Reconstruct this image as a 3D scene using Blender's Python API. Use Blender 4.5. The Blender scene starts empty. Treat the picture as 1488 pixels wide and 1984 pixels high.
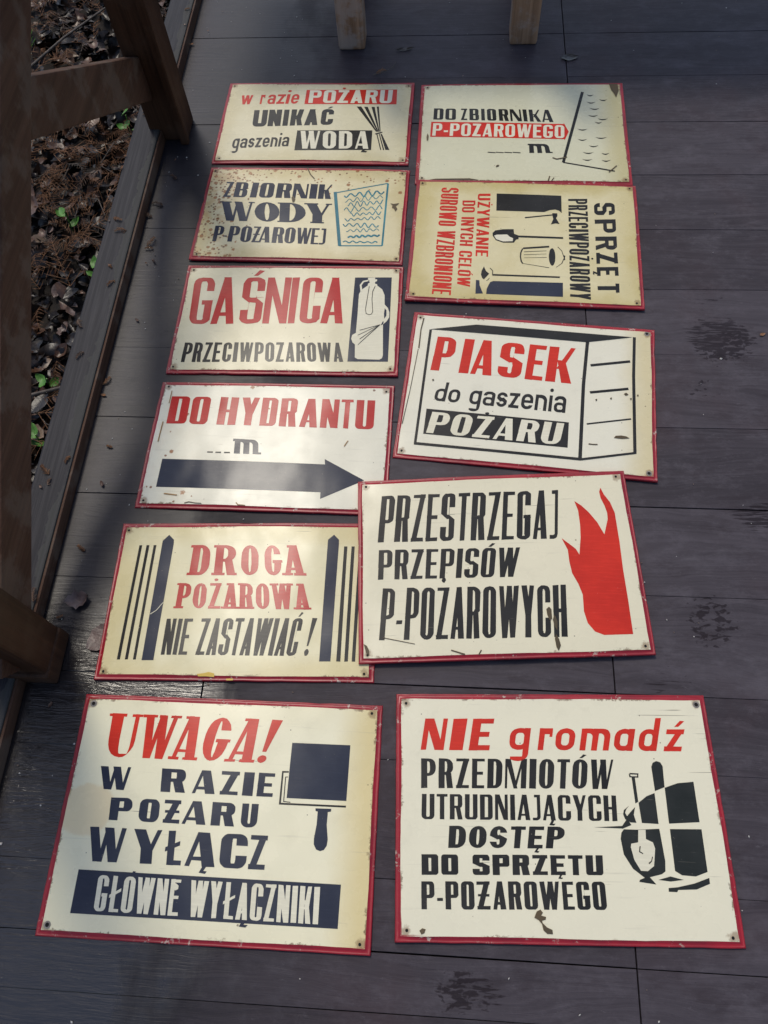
import bpy, bmesh, math, random
import numpy as np
from mathutils import Vector, Matrix
from mathutils.geometry import delaunay_2d_cdt

random.seed(7)
S = bpy.context.scene
COL = S.collection
PI = math.pi

# ------------------------------------------------------------------ camera, sky, sun, exposure
cam = bpy.data.objects.new('camera', bpy.data.cameras.new('camera'))
COL.objects.link(cam)
S.camera = cam
PITCH, ROLL, YAW = math.radians(64.0), math.radians(-6.18), math.radians(8.6)
fw = Vector((0, math.cos(PITCH), -math.sin(PITCH)))
rt = Vector((1, 0, 0))
up = rt.cross(fw)
rt2 = rt * math.cos(ROLL) + up * math.sin(ROLL)
up2 = -rt * math.sin(ROLL) + up * math.cos(ROLL)
rot = Matrix((rt2, up2, -fw)).transposed().to_4x4()
cam.matrix_world = Matrix.Translation((0, 0, 1.4)) @ Matrix.Rotation(YAW, 4, 'Z') @ rot
cam.data.sensor_fit = 'VERTICAL'
cam.data.sensor_height = 36
cam.data.lens = 1479.7 / 1984 * 36
cam.data.clip_start = 0.02
cam.data.clip_end = 200

SUN_ELEV, SUN_AZ = math.radians(61), math.radians(-27)    # azimuth from +y, towards +x
world = bpy.data.worlds.new('World')
S.world = world
world.use_nodes = True
wn = world.node_tree.nodes
sky = wn.new('ShaderNodeTexSky')
sky.sky_type = 'NISHITA'
sky.sun_disc = False
sky.sun_elevation = SUN_ELEV
sky.sun_rotation = SUN_AZ
sky.air_density = 1.0
sky.dust_density = 2.0
wn['Background'].inputs['Strength'].default_value = 0.115
world.node_tree.links.new(sky.outputs[0], wn['Background'].inputs[0])
sl = bpy.data.lights.new('sun', 'SUN')
sl.energy = 1.15
sl.angle = math.radians(10)
sl.color = (1, .93, .80)
sun = bpy.data.objects.new('sun', sl)
COL.objects.link(sun)
sd = Vector((math.sin(SUN_AZ) * math.cos(SUN_ELEV), math.cos(SUN_AZ) * math.cos(SUN_ELEV), math.sin(SUN_ELEV)))
sun.rotation_euler = sd.to_track_quat('Z', 'Y').to_euler()
sun.location = sd * 10
S.view_settings.view_transform = 'Standard'
S.view_settings.look = 'None'
S.view_settings.gamma = 1
S.view_settings.use_curve_mapping = False
S.view_settings.exposure = 0.42

# ------------------------------------------------------------------ materials
class NT:
    def __init__(s, name):
        s.m = bpy.data.materials.new(name)
        s.m.use_nodes = True
        s.t = s.m.node_tree
        s.n = s.t.nodes
        s.p = s.n['Principled BSDF']
    def node(s, typ, **kw):
        n = s.n.new(typ)
        for k, v in kw.items():
            if k[0] == '_':
                setattr(n, k[1:], v)
            else:
                s.set(n.inputs[k.replace('__', ' ')], v)
        return n
    def set(s, inp, v):
        if isinstance(v, bpy.types.NodeSocket):
            s.t.links.new(v, inp)
        else:
            inp.default_value = v
    def math(s, op, a, b=0.0, c=0.0, clamp=False):
        n = s.n.new('ShaderNodeMath')
        n.operation = op
        n.use_clamp = clamp
        s.set(n.inputs[0], a); s.set(n.inputs[1], b); s.set(n.inputs[2], c)
        return n.outputs[0]
    def mix(s, f, a, b):
        n = s.n.new('ShaderNodeMix')
        n.data_type = 'RGBA'
        s.set(n.inputs[0], f)
        s.set(n.inputs[6], a if isinstance(a, bpy.types.NodeSocket) else (*a, 1))
        s.set(n.inputs[7], b if isinstance(b, bpy.types.NodeSocket) else (*b, 1))
        return n.outputs[2]
    def ramp(s, v, lo, hi, a=0.0, b=1.0):
        n = s.n.new('ShaderNodeMapRange')
        n.interpolation_type = 'SMOOTHSTEP'
        s.set(n.inputs[0], v); s.set(n.inputs[1], lo); s.set(n.inputs[2], hi)
        s.set(n.inputs[3], a); s.set(n.inputs[4], b)
        return n.outputs[0]
    def coord(s, out='Object'):
        return s.n.new('ShaderNodeTexCoord').outputs[out]
    def pos(s):
        return s.n.new('ShaderNodeNewGeometry').outputs['Position']
    def mapping(s, v, scale=(1, 1, 1), loc=(0, 0, 0), rot=(0, 0, 0)):
        n = s.n.new('ShaderNodeMapping')
        s.set(n.inputs[0], v)
        n.inputs['Scale'].default_value = scale
        n.inputs['Location'].default_value = loc
        n.inputs['Rotation'].default_value = rot
        return n.outputs[0]
    def noise(s, v, scale, detail=4, rough=.55, dist=0.0):
        n = s.n.new('ShaderNodeTexNoise')
        s.set(n.inputs['Vector'], v)
        n.inputs['Scale'].default_value = scale
        n.inputs['Detail'].default_value = detail
        n.inputs['Roughness'].default_value = rough
        n.inputs['Distortion'].default_value = dist
        return n.outputs[0]
    def sep(s, v):
        n = s.n.new('ShaderNodeSeparateXYZ')
        s.set(n.inputs[0], v)
        return n.outputs
    def bump(s, h, strength=.3, dist=.002, normal=None):
        n = s.n.new('ShaderNodeBump')
        n.inputs['Strength'].default_value = strength
        n.inputs['Distance'].default_value = dist
        s.set(n.inputs['Height'], h)
        if normal is not None:
            s.set(n.inputs['Normal'], normal)
        s.t.links.new(n.outputs[0], s.p.inputs['Normal'])
        return n.outputs[0]
    def out(s, col=None, rough=None, spec=None):
        if col is not None:
            s.set(s.p.inputs['Base Color'], col if isinstance(col, bpy.types.NodeSocket) else (*col, 1))
        if rough is not None:
            s.set(s.p.inputs['Roughness'], rough)
        if spec is not None:
            s.set(s.p.inputs['Specular IOR Level'], spec)
        return s.m

ANISO, AROT = .85, 0.25    # the paint was brushed along the signs' length
def panel_mat(k, base, yel, edge, strip, rust, w, h, strip_l=0):
    """cream enamel-like paint: old varnish yellowed along the edges, specks, scratches"""
    t = NT('sign_panel_paint_%d' % k)
    o = t.coord()
    o2 = t.mapping(o, loc=(k * 3.1, k * 1.7, 0))
    x, y, z = t.sep(o)
    dx = t.math('SUBTRACT', w / 2, t.math('ABSOLUTE', x))
    dy = t.math('SUBTRACT', h / 2, t.math('ABSOLUTE', y))
    d = t.math('MINIMUM', dx, dy)
    n1 = t.noise(o2, 5, 5, .6)
    dn = t.math('ADD', d, t.math('MULTIPLY', t.math('SUBTRACT', n1, .5), -.16))
    e = t.math('MULTIPLY', t.ramp(dn, .075, .0), edge)
    sx = t.math('ADD', x, t.math('MULTIPLY', t.math('SUBTRACT', t.noise(o2, 14, 4), .5), .03))
    st = t.math('MULTIPLY', t.ramp(sx, w / 2 - .095, w / 2 - .015), strip)
    sL = t.math('MULTIPLY', t.ramp(sx, -w / 2 + .09, -w / 2 + .03), strip_l)
    big = t.math('MULTIPLY', t.ramp(n1, .42, .66), edge * .45)
    f = t.math('MAXIMUM', t.math('MAXIMUM', e, big), t.math('MAXIMUM', st, sL), clamp=True)
    c = t.mix(f, base, yel)
    # dirt film
    dirt = t.math('MULTIPLY', t.ramp(t.noise(o2, 22, 6, .7), .52, .8), .14)
    c = t.mix(dirt, c, (.33, .29, .2))
    # long brushed scuffs
    sc = t.noise(t.mapping(o2, scale=(6, 140, 1), rot=(0, 0, .15)), 1.0, 3, .6)
    c = t.mix(t.math('MULTIPLY', t.ramp(sc, .62, .74), .22), c, (.30, .27, .2))
    # specks
    v = t.node('ShaderNodeTexVoronoi', Vector=o2, Scale=70.0)
    sp = t.ramp(v.outputs['Distance'], .10, .05)
    rnd = t.sep(v.outputs['Color'])[0]
    sp = t.math('MULTIPLY', sp, t.math('GREATER_THAN', rnd, .9))
    c = t.mix(t.math('MULTIPLY', sp, .8), c, (.05, .035, .02))
    v3 = t.node('ShaderNodeTexVoronoi', Vector=o2, Scale=24.0)
    sp3 = t.ramp(t.math('ADD', v3.outputs['Distance'], t.math('MULTIPLY', t.noise(o2, 160, 2), .09)), .095, .07)
    sp3 = t.math('MULTIPLY', sp3, t.math('GREATER_THAN', t.sep(v3.outputs['Color'])[1], .80))
    c = t.mix(t.math('MULTIPLY', sp3, .75), c, (.13, .08, .04))
    if rust:
        lf = t.ramp(t.math('ADD', x, t.math('MULTIPLY', t.math('SUBTRACT', n1, .5), .25)), -w * .20, -w / 2 + .02)
        dens = t.math('MAXIMUM', t.math('MULTIPLY', lf, .62), t.math('MULTIPLY', t.ramp(y, h * .1, h / 2), .22))
        halo = t.math('MULTIPLY', t.ramp(t.noise(o2, 26, 5, .7), .42, .66), t.math('MULTIPLY', lf, .55 if rust > 1 else .1))
        c = t.mix(halo, c, (.50, .28, .09))
        for sc_, th_ in ((52, .24), (110, .28), (30, .15)):
            vv = t.node('ShaderNodeTexVoronoi', Vector=t.mapping(o2, loc=(sc_, 0, 0)), Scale=float(sc_))
            rr_, gg_, bb_ = t.sep(vv.outputs['Color'])
            on = t.math('LESS_THAN', rr_, t.math('MULTIPLY', dens, rust))
            dd = t.math('ADD', vv.outputs['Distance'], t.math('MULTIPLY', t.noise(o2, 300, 2), .25))
            m = t.math('MULTIPLY', t.ramp(dd, th_ + .22, th_ + .08), on)
            c = t.mix(t.math('MULTIPLY', m, .85), c, t.mix(bb_, (.36, .13, .03), (.13, .042, .012)))
    # rust bleeding from the corner holes and along the edges
    hx = t.math('SUBTRACT', t.math('ABSOLUTE', x), w / 2 - .017); hy = t.math('SUBTRACT', t.math('ABSOLUTE', y), h / 2 - .016)
    hd = t.math('SQRT', t.math('ADD', t.math('MULTIPLY', hx, hx), t.math('MULTIPLY', hy, hy)))
    hr = t.ramp(t.math('ADD', hd, t.math('MULTIPLY', t.math('SUBTRACT', t.noise(o2, 90, 4, .7), .5), .022)), .011, .004)
    c = t.mix(t.math('MULTIPLY', hr, .6), c, (.20, .10, .04))
    er = t.math('MULTIPLY', t.ramp(t.math('ADD', d, t.math('MULTIPLY', t.math('SUBTRACT', t.noise(o2, 120, 4, .7), .5), .02)), .0125, .0095), t.ramp(t.noise(t.mapping(o2, loc=(7, 2, 0)), 16, 3), .5, .6))
    c = t.mix(t.math('MULTIPLY', er, .8), c, (.16, .09, .045))
    if k == 6:      # round varnish-brown stain at the left edge
        qx = t.math('DIVIDE', t.math('ADD', x, w / 2 - .045), .052); qy = t.math('DIVIDE', t.math('ADD', y, .002), .045)
        qd = t.math('ADD', t.math('SQRT', t.math('ADD', t.math('MULTIPLY', qx, qx), t.math('MULTIPLY', qy, qy))), t.math('MULTIPLY', t.noise(o2, 60, 4), .35))
        c = t.mix(t.math('MULTIPLY', t.ramp(qd, 1.2, 1.04), .5), c, (.72, .54, .28))
    # fine dark scratches
    for ang, lo in ((.5, .74), (-.8, .75), (1.3, .76)):
        sn = t.noise(t.mapping(o2, scale=(4, 260, 1), rot=(0, 0, ang)), 1.0, 1, .5)
        gate = t.ramp(t.noise(t.mapping(o2, loc=(ang * 9, 0, 0)), 11, 2), .55, .62)
        c = t.mix(t.math('MULTIPLY', t.math('MULTIPLY', t.ramp(sn, lo, lo + .03), gate), .7), c, (.18, .15, .11))
    rg = t.math('ADD', t.math('MULTIPLY', t.noise(o2, 30, 4), .16), .19)
    hb = t.math('ADD', t.math('MULTIPLY', t.noise(o2, 4.5, 2), 1.0), t.math('MULTIPLY', t.noise(o2, 60, 3), .012))
    t.bump(hb, .5, .012)
    t.p.inputs['Anisotropic'].default_value = ANISO
    t.p.inputs['Anisotropic Rotation'].default_value = AROT
    t.set(t.p.inputs['Tangent'], t.node('ShaderNodeTangent', _direction_type='UV_MAP').outputs[0])
    return t.out(c, rg, .30)

def paint_mat(name, col, var, rough=.34, chip=.0, spec=.5):
    t = NT(name)
    o = t.pos()
    n = t.noise(o, 9, 5, .6)
    c = t.mix(t.ramp(n, .3, .7), col, var)
    # hand-brushed streaks
    b = t.noise(t.mapping(o, scale=(25, 260, 1)), 1, 3, .6)
    c = t.mix(t.math('MULTIPLY', t.ramp(b, .45, .75), .25), c, [min(1, x * 1.35 + .01) for x in col])
    sp = t.noise(o, 130, 3, .75)
    if chip:
        c = t.mix(t.math('MULTIPLY', t.ramp(sp, .70, .74), chip), c, (.42, .37, .27))
        sc = t.noise(t.mapping(o, scale=(18, 420, 1), rot=(0, 0, .9)), 1, 2, .5)
        c = t.mix(t.math('MULTIPLY', t.ramp(sc, .72, .76), chip * .5), c, (.35, .31, .23))
    t.bump(t.math('ADD', t.noise(o, 4.5, 2), t.math('MULTIPLY', b, .02)), .4, .012)
    t.p.inputs['Anisotropic'].default_value = ANISO
    t.p.inputs['Anisotropic Rotation'].default_value = AROT
    t.set(t.p.inputs['Tangent'], t.node('ShaderNodeTangent', _direction_type='UV_MAP').outputs[0])
    return t.out(c, t.math('ADD', t.math('MULTIPLY', n, .12), rough - .14), spec * .42)

def rim_mat():
    t = NT('sign_rim_red_enamel')
    o = t.pos()
    n = t.noise(o, 10, 5, .6)
    c = t.mix(t.ramp(n, .3, .7), (.36, .010, .020), (.24, .008, .016))
    ch = t.noise(o, 85, 4, .7)
    cl = t.noise(o, 11, 3, .6)
    m = t.math('MULTIPLY', t.ramp(ch, .59, .62), t.ramp(cl, .49, .59))
    c = t.mix(t.math('MULTIPLY', m, .8), c, (.50, .40, .32))
    m2 = t.math('MULTIPLY', t.ramp(t.noise(o, 120, 4, .7), .64, .68), t.ramp(t.noise(t.mapping(o, loc=(5, 3, 0)), 9, 3), .52, .62))
    c = t.mix(m2, c, (.05, .02, .015))
    t.bump(t.math('SUBTRACT', n, t.math('MULTIPLY', m, .2)), .4, .004)
    return t.out(c, .36, .5)

PM = {
    'black': paint_mat('black_sign_paint', (.018, .018, .017), (.03, .029, .026), .34, .45),
    'navy': paint_mat('navy_sign_paint', (.022, .027, .045), (.036, .042, .06), .3, .45),
    'dark': paint_mat('dark_green_black_paint', (.018, .021, .018), (.032, .034, .03), .34, .45),
    'red': paint_mat('vermilion_sign_paint', (.62, .035, .018), (.50, .026, .015), .33, .4),
    'red_worn': paint_mat('faded_red_sign_paint', (.47, .032, .028), (.42, .03, .025), .3, .6),
    'teal': paint_mat('teal_sign_paint', (.02, .13, .17), (.05, .24, .27), .35, .2),
    'cream': paint_mat('cream_letter_paint', (.74, .69, .52), (.69, .64, .47), .32, .0),
    'rust': paint_mat('bare_rusty_metal', (.075, .06, .038), (.12, .085, .045), .55, .0),
    'stain': paint_mat('orange_rust_stain', (.25, .13, .04), (.36, .22, .09), .5, .0),
    'yellow': paint_mat('old_yellow_undercoat', (.62, .42, .06), (.55, .36, .05), .45, .0),
}
RIM = rim_mat()

def deck_mat():
    t = NT('dark_stained_deck_board')
    p = t.pos()
    oi = t.n.new('ShaderNodeObjectInfo')
    rnd = oi.outputs['Random']
    off = t.n.new('ShaderNodeCombineXYZ')
    t.set(off.inputs[0], t.math('MULTIPLY', rnd, 37.0)); t.set(off.inputs[1], t.math('MULTIPLY', rnd, 11.0))
    va = t.n.new('ShaderNodeVectorMath'); va.operation = 'ADD'
    t.set(va.inputs[0], p); t.set(va.inputs[1], off.outputs[0])
    q = va.outputs[0]
    x, y, z = t.sep(p)
    warp = t.noise(t.mapping(q, scale=(1.2, 4, 1)), 1.6, 3, .5)
    wv = t.n.new('ShaderNodeVectorMath'); wv.operation = 'ADD'
    cw = t.n.new('ShaderNodeCombineXYZ'); t.set(cw.inputs[1], t.math('MULTIPLY', warp, .12))
    t.set(wv.inputs[0], q); t.set(wv.inputs[1], cw.outputs[0])
    grain = t.noise(t.mapping(wv.outputs[0], scale=(3.5, 150, 1)), 1, 6, .65)
    fine = t.noise(t.mapping(q, scale=(18, 600, 1)), 1, 4, .6)
    rings = t.node('ShaderNodeTexWave', _wave_type='BANDS', _bands_direction='Y', Vector=t.mapping(wv.outputs[0], scale=(.6, 5, 1)), Scale=5.0, Distortion=9.0, Detail=4.0).outputs['Fac'] if False else t.noise(t.mapping(wv.outputs[0], scale=(1.1, 26, 1)), 1, 3, .6, 1.2)
    tone = t.math('MULTIPLY', t.math('SUBTRACT', rnd, .5), .22)
    g = t.math('ADD', t.math('MULTIPLY', grain, .55), t.math('MULTIPLY', rings, .45))
    g = t.math('ADD', g, tone)
    c = t.mix(t.ramp(g, .28, .72), (.034, .028, .033), (.066, .056, .064))
    worn = t.ramp(t.noise(t.mapping(p, scale=(1, 2.2, 1)), 5.5, 7, .72), .5, .78)
    c = t.mix(t.math('MULTIPLY', worn, .6), c, (.115, .103, .114))
    red = t.ramp(t.noise(t.mapping(p, loc=(4, 9, 0)), 3.0, 4, .6), .48, .72)
    c = t.mix(t.math('MULTIPLY', red, .4), c, (.056, .032, .034))
    # blotchy walking wear: lighter patches with the finish gone, darker ones with dirt trodden in
    m1 = t.ramp(t.noise(t.mapping(p, scale=(1, 1.6, 1), loc=(3, 1, 0)), 13, 8, .78), .46, .70)
    c = t.mix(t.math('MULTIPLY', m1, .42), c, (.105, .092, .104))
    m3 = t.ramp(t.noise(t.mapping(p, scale=(1, 2.5, 1), loc=(8, 6, 0)), 8, 7, .75), .50, .68)
    c = t.mix(t.math('MULTIPLY', m3, .45), c, (.026, .018, .021))
    m4 = t.ramp(t.noise(t.mapping(p, scale=(30, 75, 1)), 1, 5, .8), .60, .72)
    c = t.mix(t.math('MULTIPLY', m4, .35), c, (.14, .125, .135))
    # small dark nicks along the grain
    nk = t.noise(t.mapping(q, scale=(40, 190, 1)), 1, 2, .6)
    nk = t.math('MULTIPLY', t.ramp(nk, .70, .75), t.ramp(t.noise(p, 7, 3), .5, .62))
    c = t.mix(t.math('MULTIPLY', nk, .7), c, (.02, .015, .016))
    # scuffs: pale powdery
    sf = t.math('MULTIPLY', t.ramp(t.noise(p, 26, 6, .78), .62, .78), t.ramp(t.noise(t.mapping(p, loc=(2, 5, 0)), 4, 3), .5, .66))
    c = t.mix(t.math('MULTIPLY', sf, .55), c, (.17, .16, .165))
    # darker band between the edge and the signs; boards also darker towards the left
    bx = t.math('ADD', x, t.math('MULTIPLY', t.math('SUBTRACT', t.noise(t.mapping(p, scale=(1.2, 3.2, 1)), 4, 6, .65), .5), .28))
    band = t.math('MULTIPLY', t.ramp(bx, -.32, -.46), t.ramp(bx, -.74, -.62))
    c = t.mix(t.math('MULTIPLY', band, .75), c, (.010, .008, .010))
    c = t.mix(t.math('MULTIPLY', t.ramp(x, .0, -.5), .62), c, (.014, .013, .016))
    # rain-wet strip along the open left edge of the deck
    wx = t.math('ADD', x, t.math('MULTIPLY', t.math('SUBTRACT', t.noise(t.mapping(p, scale=(3.2, 1.6, 1)), 1.6, 6, .62), .5), .62))
    wet = t.ramp(wx, -.34, -.48)
    near = t.ramp(t.math('ADD', y, t.math('MULTIPLY', wx, .3)), .36, .12)
    wet2 = t.math('MULTIPLY', wet, t.math('ADD', t.math('MULTIPLY', near, .75), .25))
    c = t.mix(wet2, c, t.mix(.86, c, (.010, .008, .008)))
    # damp sole prints: blotches of tread, darker where the board soaked water
    spots = [(.628, 1.125, .085, .075, 1.0), (.522, .463, .05, .06, .8), (.66, .69, .075, .035, .95), (.069, -.152, .06, .034, .9), (.43, .352, .06, .03, .5), (.60, 1.24, .07, .02, .55), (.17, 1.14, .06, .03, .55), (-.02, 1.63, .03, .02, .4), (.58, .99, .05, .03, .45), (.70, .34, .08, .05, .4)]
    cov = None
    for (sx_, sy_, ra, rb, am) in spots:
        dx_ = t.math('DIVIDE', t.math('SUBTRACT', x, sx_), ra); dy_ = t.math('DIVIDE', t.math('SUBTRACT', y, sy_), rb)
        dd_ = t.math('SQRT', t.math('ADD', t.math('MULTIPLY', dx_, dx_), t.math('MULTIPLY', dy_, dy_)))
        v_ = t.ramp(dd_, 1.25, .55, 0, am)
        cov = v_ if cov is None else t.math('MAXIMUM', cov, v_)
    sel = t.ramp(t.noise(t.mapping(p, loc=(1, 7, 0)), 5, 2), .44, .54)
    ta = t.noise(t.mapping(p, scale=(62, 115, 1), rot=(0, 0, .35)), 1, 3, .55, .6)
    tb = t.noise(t.mapping(p, scale=(22, 210, 1), rot=(0, 0, -.08)), 1, 4, .6, .4)
    mt = t.n.new('ShaderNodeMix'); t.set(mt.inputs[0], sel); t.set(mt.inputs[2], ta); t.set(mt.inputs[3], tb)
    tread = mt.outputs[0]
    pr = t.math('ADD', tread, t.math('MULTIPLY', cov, .27))
    damp = t.math('MULTIPLY', t.ramp(pr, .69, .77), t.ramp(cov, .05, .3))
    c = t.mix(t.math('MULTIPLY', damp, .75), c, (.012, .007, .008))
    # knots
    kn = t.node('ShaderNodeTexVoronoi', Vector=t.mapping(p, scale=(2.4, 5.2, 1), loc=(.3, .8, 0)), Scale=1.0)
    kd = t.math('ADD', kn.outputs['Distance'], t.math('MULTIPLY', t.noise(p, 30, 3), .03))
    kr = t.math('SINE', t.math('MULTIPLY', kd, 110.0))
    kf = t.math('MULTIPLY', t.ramp(kd, .26, .06), t.ramp(kr, -.2, .9))
    c = t.mix(t.math('MULTIPLY', kf, .35), c, (.018, .012, .014))
    rg = t.math('SUBTRACT', t.math('ADD', t.math('MULTIPLY', grain, .16), .44), t.math('MULTIPLY', damp, .22))
    mr = t.n.new('ShaderNodeMix')
    t.set(mr.inputs[0], wet2); t.set(mr.inputs[2], rg); t.set(mr.inputs[3], t.math('ADD', t.math('MULTIPLY', t.noise(p, 30, 4), .22), .08))
    h = t.math('ADD', t.math('MULTIPLY', grain, .7), t.math('MULTIPLY', fine, .25))
    h = t.math('SUBTRACT', h, t.math('MULTIPLY', nk, .8))
    h = t.math('ADD', h, t.math('MULTIPLY', t.noise(t.mapping(p, scale=(14, 55, 1)), 1, 4, .6), t.math('MULTIPLY', wet2, 1.1)))
    t.bump(h, .4, .002)
    return t.out(c, mr.outputs[0], t.math('ADD', t.math('MULTIPLY', wet2, .8), .16))
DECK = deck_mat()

def timber_mat(name, a, b, rough=.5, grey=None, axis=2, worn=.3):
    t = NT(name)
    o = t.coord()
    oi = t.n.new('ShaderNodeObjectInfo')
    sc = [120, 120, 120]; sc[axis] = 3
    g = t.noise(t.mapping(o, scale=tuple(sc)), 1, 5, .62)
    sc2 = [30, 30, 30]; sc2[axis] = 1.2
    g2 = t.noise(t.mapping(o, scale=tuple(sc2)), 1, 4, .6, .8)
    gg = t.math('ADD', t.math('MULTIPLY', g, .5), t.math('MULTIPLY', g2, .5))
    c = t.mix(t.ramp(gg, .33, .68), a, b)
    if grey:
        c = t.mix(t.math('MULTIPLY', t.ramp(t.noise(o, 9, 5, .65), .48, .6), worn), c, grey)
    t.bump(gg, .5, .003)
    return t.out(c, t.math('ADD', t.math('MULTIPLY', g, .25), rough - .05), .16)

T_POST = timber_mat('dark_brown_stained_timber', (.026, .0105, .005), (.060, .026, .013), .5, (.075, .042, .026), 2)
T_BRACE = timber_mat('brown_stained_brace', (.050, .024, .015), (.10, .052, .033), .52, (.14, .105, .08), 1, .45)
T_LEG = timber_mat('varnished_bench_leg_timber', (.17, .095, .055), (.36, .22, .135), .45, (.36, .31, .28), 2, .55)
T_TOP = timber_mat('varnished_bench_seat_timber', (.09, .05, .03), (.16, .10, .06), .4, (.2, .17, .15), 0)

def strip_mat():
    t = NT('grey_weathered_edge_board')
    p = t.pos()
    g = t.noise(t.mapping(p, scale=(150, 4, 1)), 1, 5, .6)
    x, y, z = t.sep(p)
    # dried tide mark along the inner edge, wet darker outside
    n = t.noise(t.mapping(p, scale=(1, 1, 1)), 7, 5, .62)
    e = t.math('ADD', x, t.math('MULTIPLY', t.math('SUBTRACT', n, .5), .11))
    m = t.ramp(e, -.781, -.778)
    c = t.mix(m, (.018, .017, .021), (.045, .044, .041))
    c = t.mix(t.math('MULTIPLY', t.ramp(g, .4, .7), .4), c, (.07, .065, .068))
    t.bump(g, .35, .0015)
    return t.out(c, t.math('SUBTRACT', .5, t.math('MULTIPLY', m, -.1)), .15)
STRIP = strip_mat()

def simple_noise_mat(name, a, b, scale=20, rough=.7, spec=.3, bump=.3, translucent=False):
    t = NT(name)
    o = t.pos()
    oi = t.n.new('ShaderNodeObjectInfo')
    c = t.mix(t.ramp(t.noise(o, scale, 4, .6), .3, .7), a, b)
    t.bump(t.noise(o, scale * 3, 3), bump, .003)
    return t.out(c, rough, spec)
SOIL = simple_noise_mat('wet_black_leaf_mould', (.006, .0045, .0035), (.018, .012, .008), 30, .8)
LEAF_B = simple_noise_mat('brown_dead_leaf', (.05, .022, .012), (.12, .058, .03), 45, .42, .5)
LEAF_P = simple_noise_mat('pale_tan_dead_leaf', (.16, .11, .075), (.25, .18, .13), 45, .45, .5)
LEAF_D = simple_noise_mat('black_wet_leaf', (.006, .0045, .004), (.022, .014, .010), 45, .36, .4)
LEAF_R = simple_noise_mat('grey_rose_wet_leaf', (.09, .058, .05), (.15, .10, .085), 60, .4, .4)
FROND = simple_noise_mat('orange_brown_dry_frond', (.12, .05, .02), (.25, .125, .06), 60, .6)
GREEN = simple_noise_mat('fresh_green_leaf', (.05, .15, .02), (.10, .25, .04), 60, .45, .35)
MOSS = simple_noise_mat('bright_moss_green', (.10, .26, .03), (.20, .42, .07), 60, .7)
TWIG = simple_noise_mat('grey_twig_bark', (.06, .05, .042), (.12, .10, .085), 60, .7)
FLAKE = simple_noise_mat('pale_crumb', (.45, .42, .38), (.6, .57, .5), 60, .6)
WETP = simple_noise_mat('wet_print_on_board', (.020, .013, .014), (.034, .024, .026), 60, .28, .5, .2)
HOLE = simple_noise_mat('dark_hole', (.006, .005, .005), (.012, .01, .008), 60, .8)
STEEL = simple_noise_mat('worn_bare_steel', (.16, .14, .12), (.28, .25, .22), 90, .6)

# ------------------------------------------------------------------ object helpers
def empty(name, loc, label, cat, group=None, rz=0, kind=None):
    o = bpy.data.objects.new(name, None)
    o.empty_display_size = .05
    COL.objects.link(o)
    o.location = loc
    o.rotation_euler = (0, 0, rz)
    tag(o, label, cat, group, kind)
    return o
def tag(o, label=None, cat=None, group=None, kind=None):
    if label: o['label'] = label
    if cat: o['category'] = cat
    if group: o['group'] = group
    if kind: o['kind'] = kind
    return o
def mesh_obj(name, verts, faces, mat, parent=None, smooth=False, mats=None, midx=None):
    me = bpy.data.meshes.new(name)
    me.from_pydata([tuple(v) for v in verts], [], faces)
    for m in (mats or [mat]):
        me.materials.append(m)
    if midx is not None:
        me.polygons.foreach_set('material_index', midx)
    if smooth:
        me.polygons.foreach_set('use_smooth', [True] * len(me.polygons))
    me.update()
    o = bpy.data.objects.new(name, me)
    COL.objects.link(o)
    if parent: o.parent = parent
    return o
def bm_obj(name, bm, mat, parent=None, smooth=False):
    me = bpy.data.meshes.new(name)
    bm.to_mesh(me); bm.free()
    me.materials.append(mat)
    if smooth:
        me.polygons.foreach_set('use_smooth', [True] * len(me.polygons))
    o = bpy.data.objects.new(name, me)
    COL.objects.link(o)
    if parent: o.parent = parent
    return o
def beam_bm(p0, p1, wy, wz, upv=(0, 0, 1), bev=.004, taper=1.0):
    """square timber from p0 to p1; wy = width across, wz = thickness along upv"""
    p0, p1, upv = Vector(p0), Vector(p1), Vector(upv)
    a = (p1 - p0).normalized()
    s = a.cross(upv).normalized()
    u = s.cross(a).normalized()
    bm = bmesh.new()
    vs = []
    for p, k in ((p0, 1.0), (p1, taper)):
        for i, j in ((-1, -1), (1, -1), (1, 1), (-1, 1)):
            vs.append(bm.verts.new(p + s * i * wy / 2 * k + u * j * wz / 2 * k))
    for f in ((3, 2, 1, 0), (4, 5, 6, 7), (0, 1, 5, 4), (1, 2, 6, 5), (2, 3, 7, 6), (3, 0, 4, 7)):
        bm.faces.new([vs[i] for i in f])
    bmesh.ops.recalc_face_normals(bm, faces=bm.faces)
    if bev:
        bmesh.ops.bevel(bm, geom=list(bm.edges), offset=bev, segments=2, affect='EDGES', profile=.6)
    return bm

def add_uv(o):
    me = o.data
    uv = me.uv_layers.new(name='UVMap')
    for l in me.loops:
        c = me.vertices[l.vertex_index].co
        uv.data[l.index].uv = (c.x, c.y)
    return o

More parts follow.
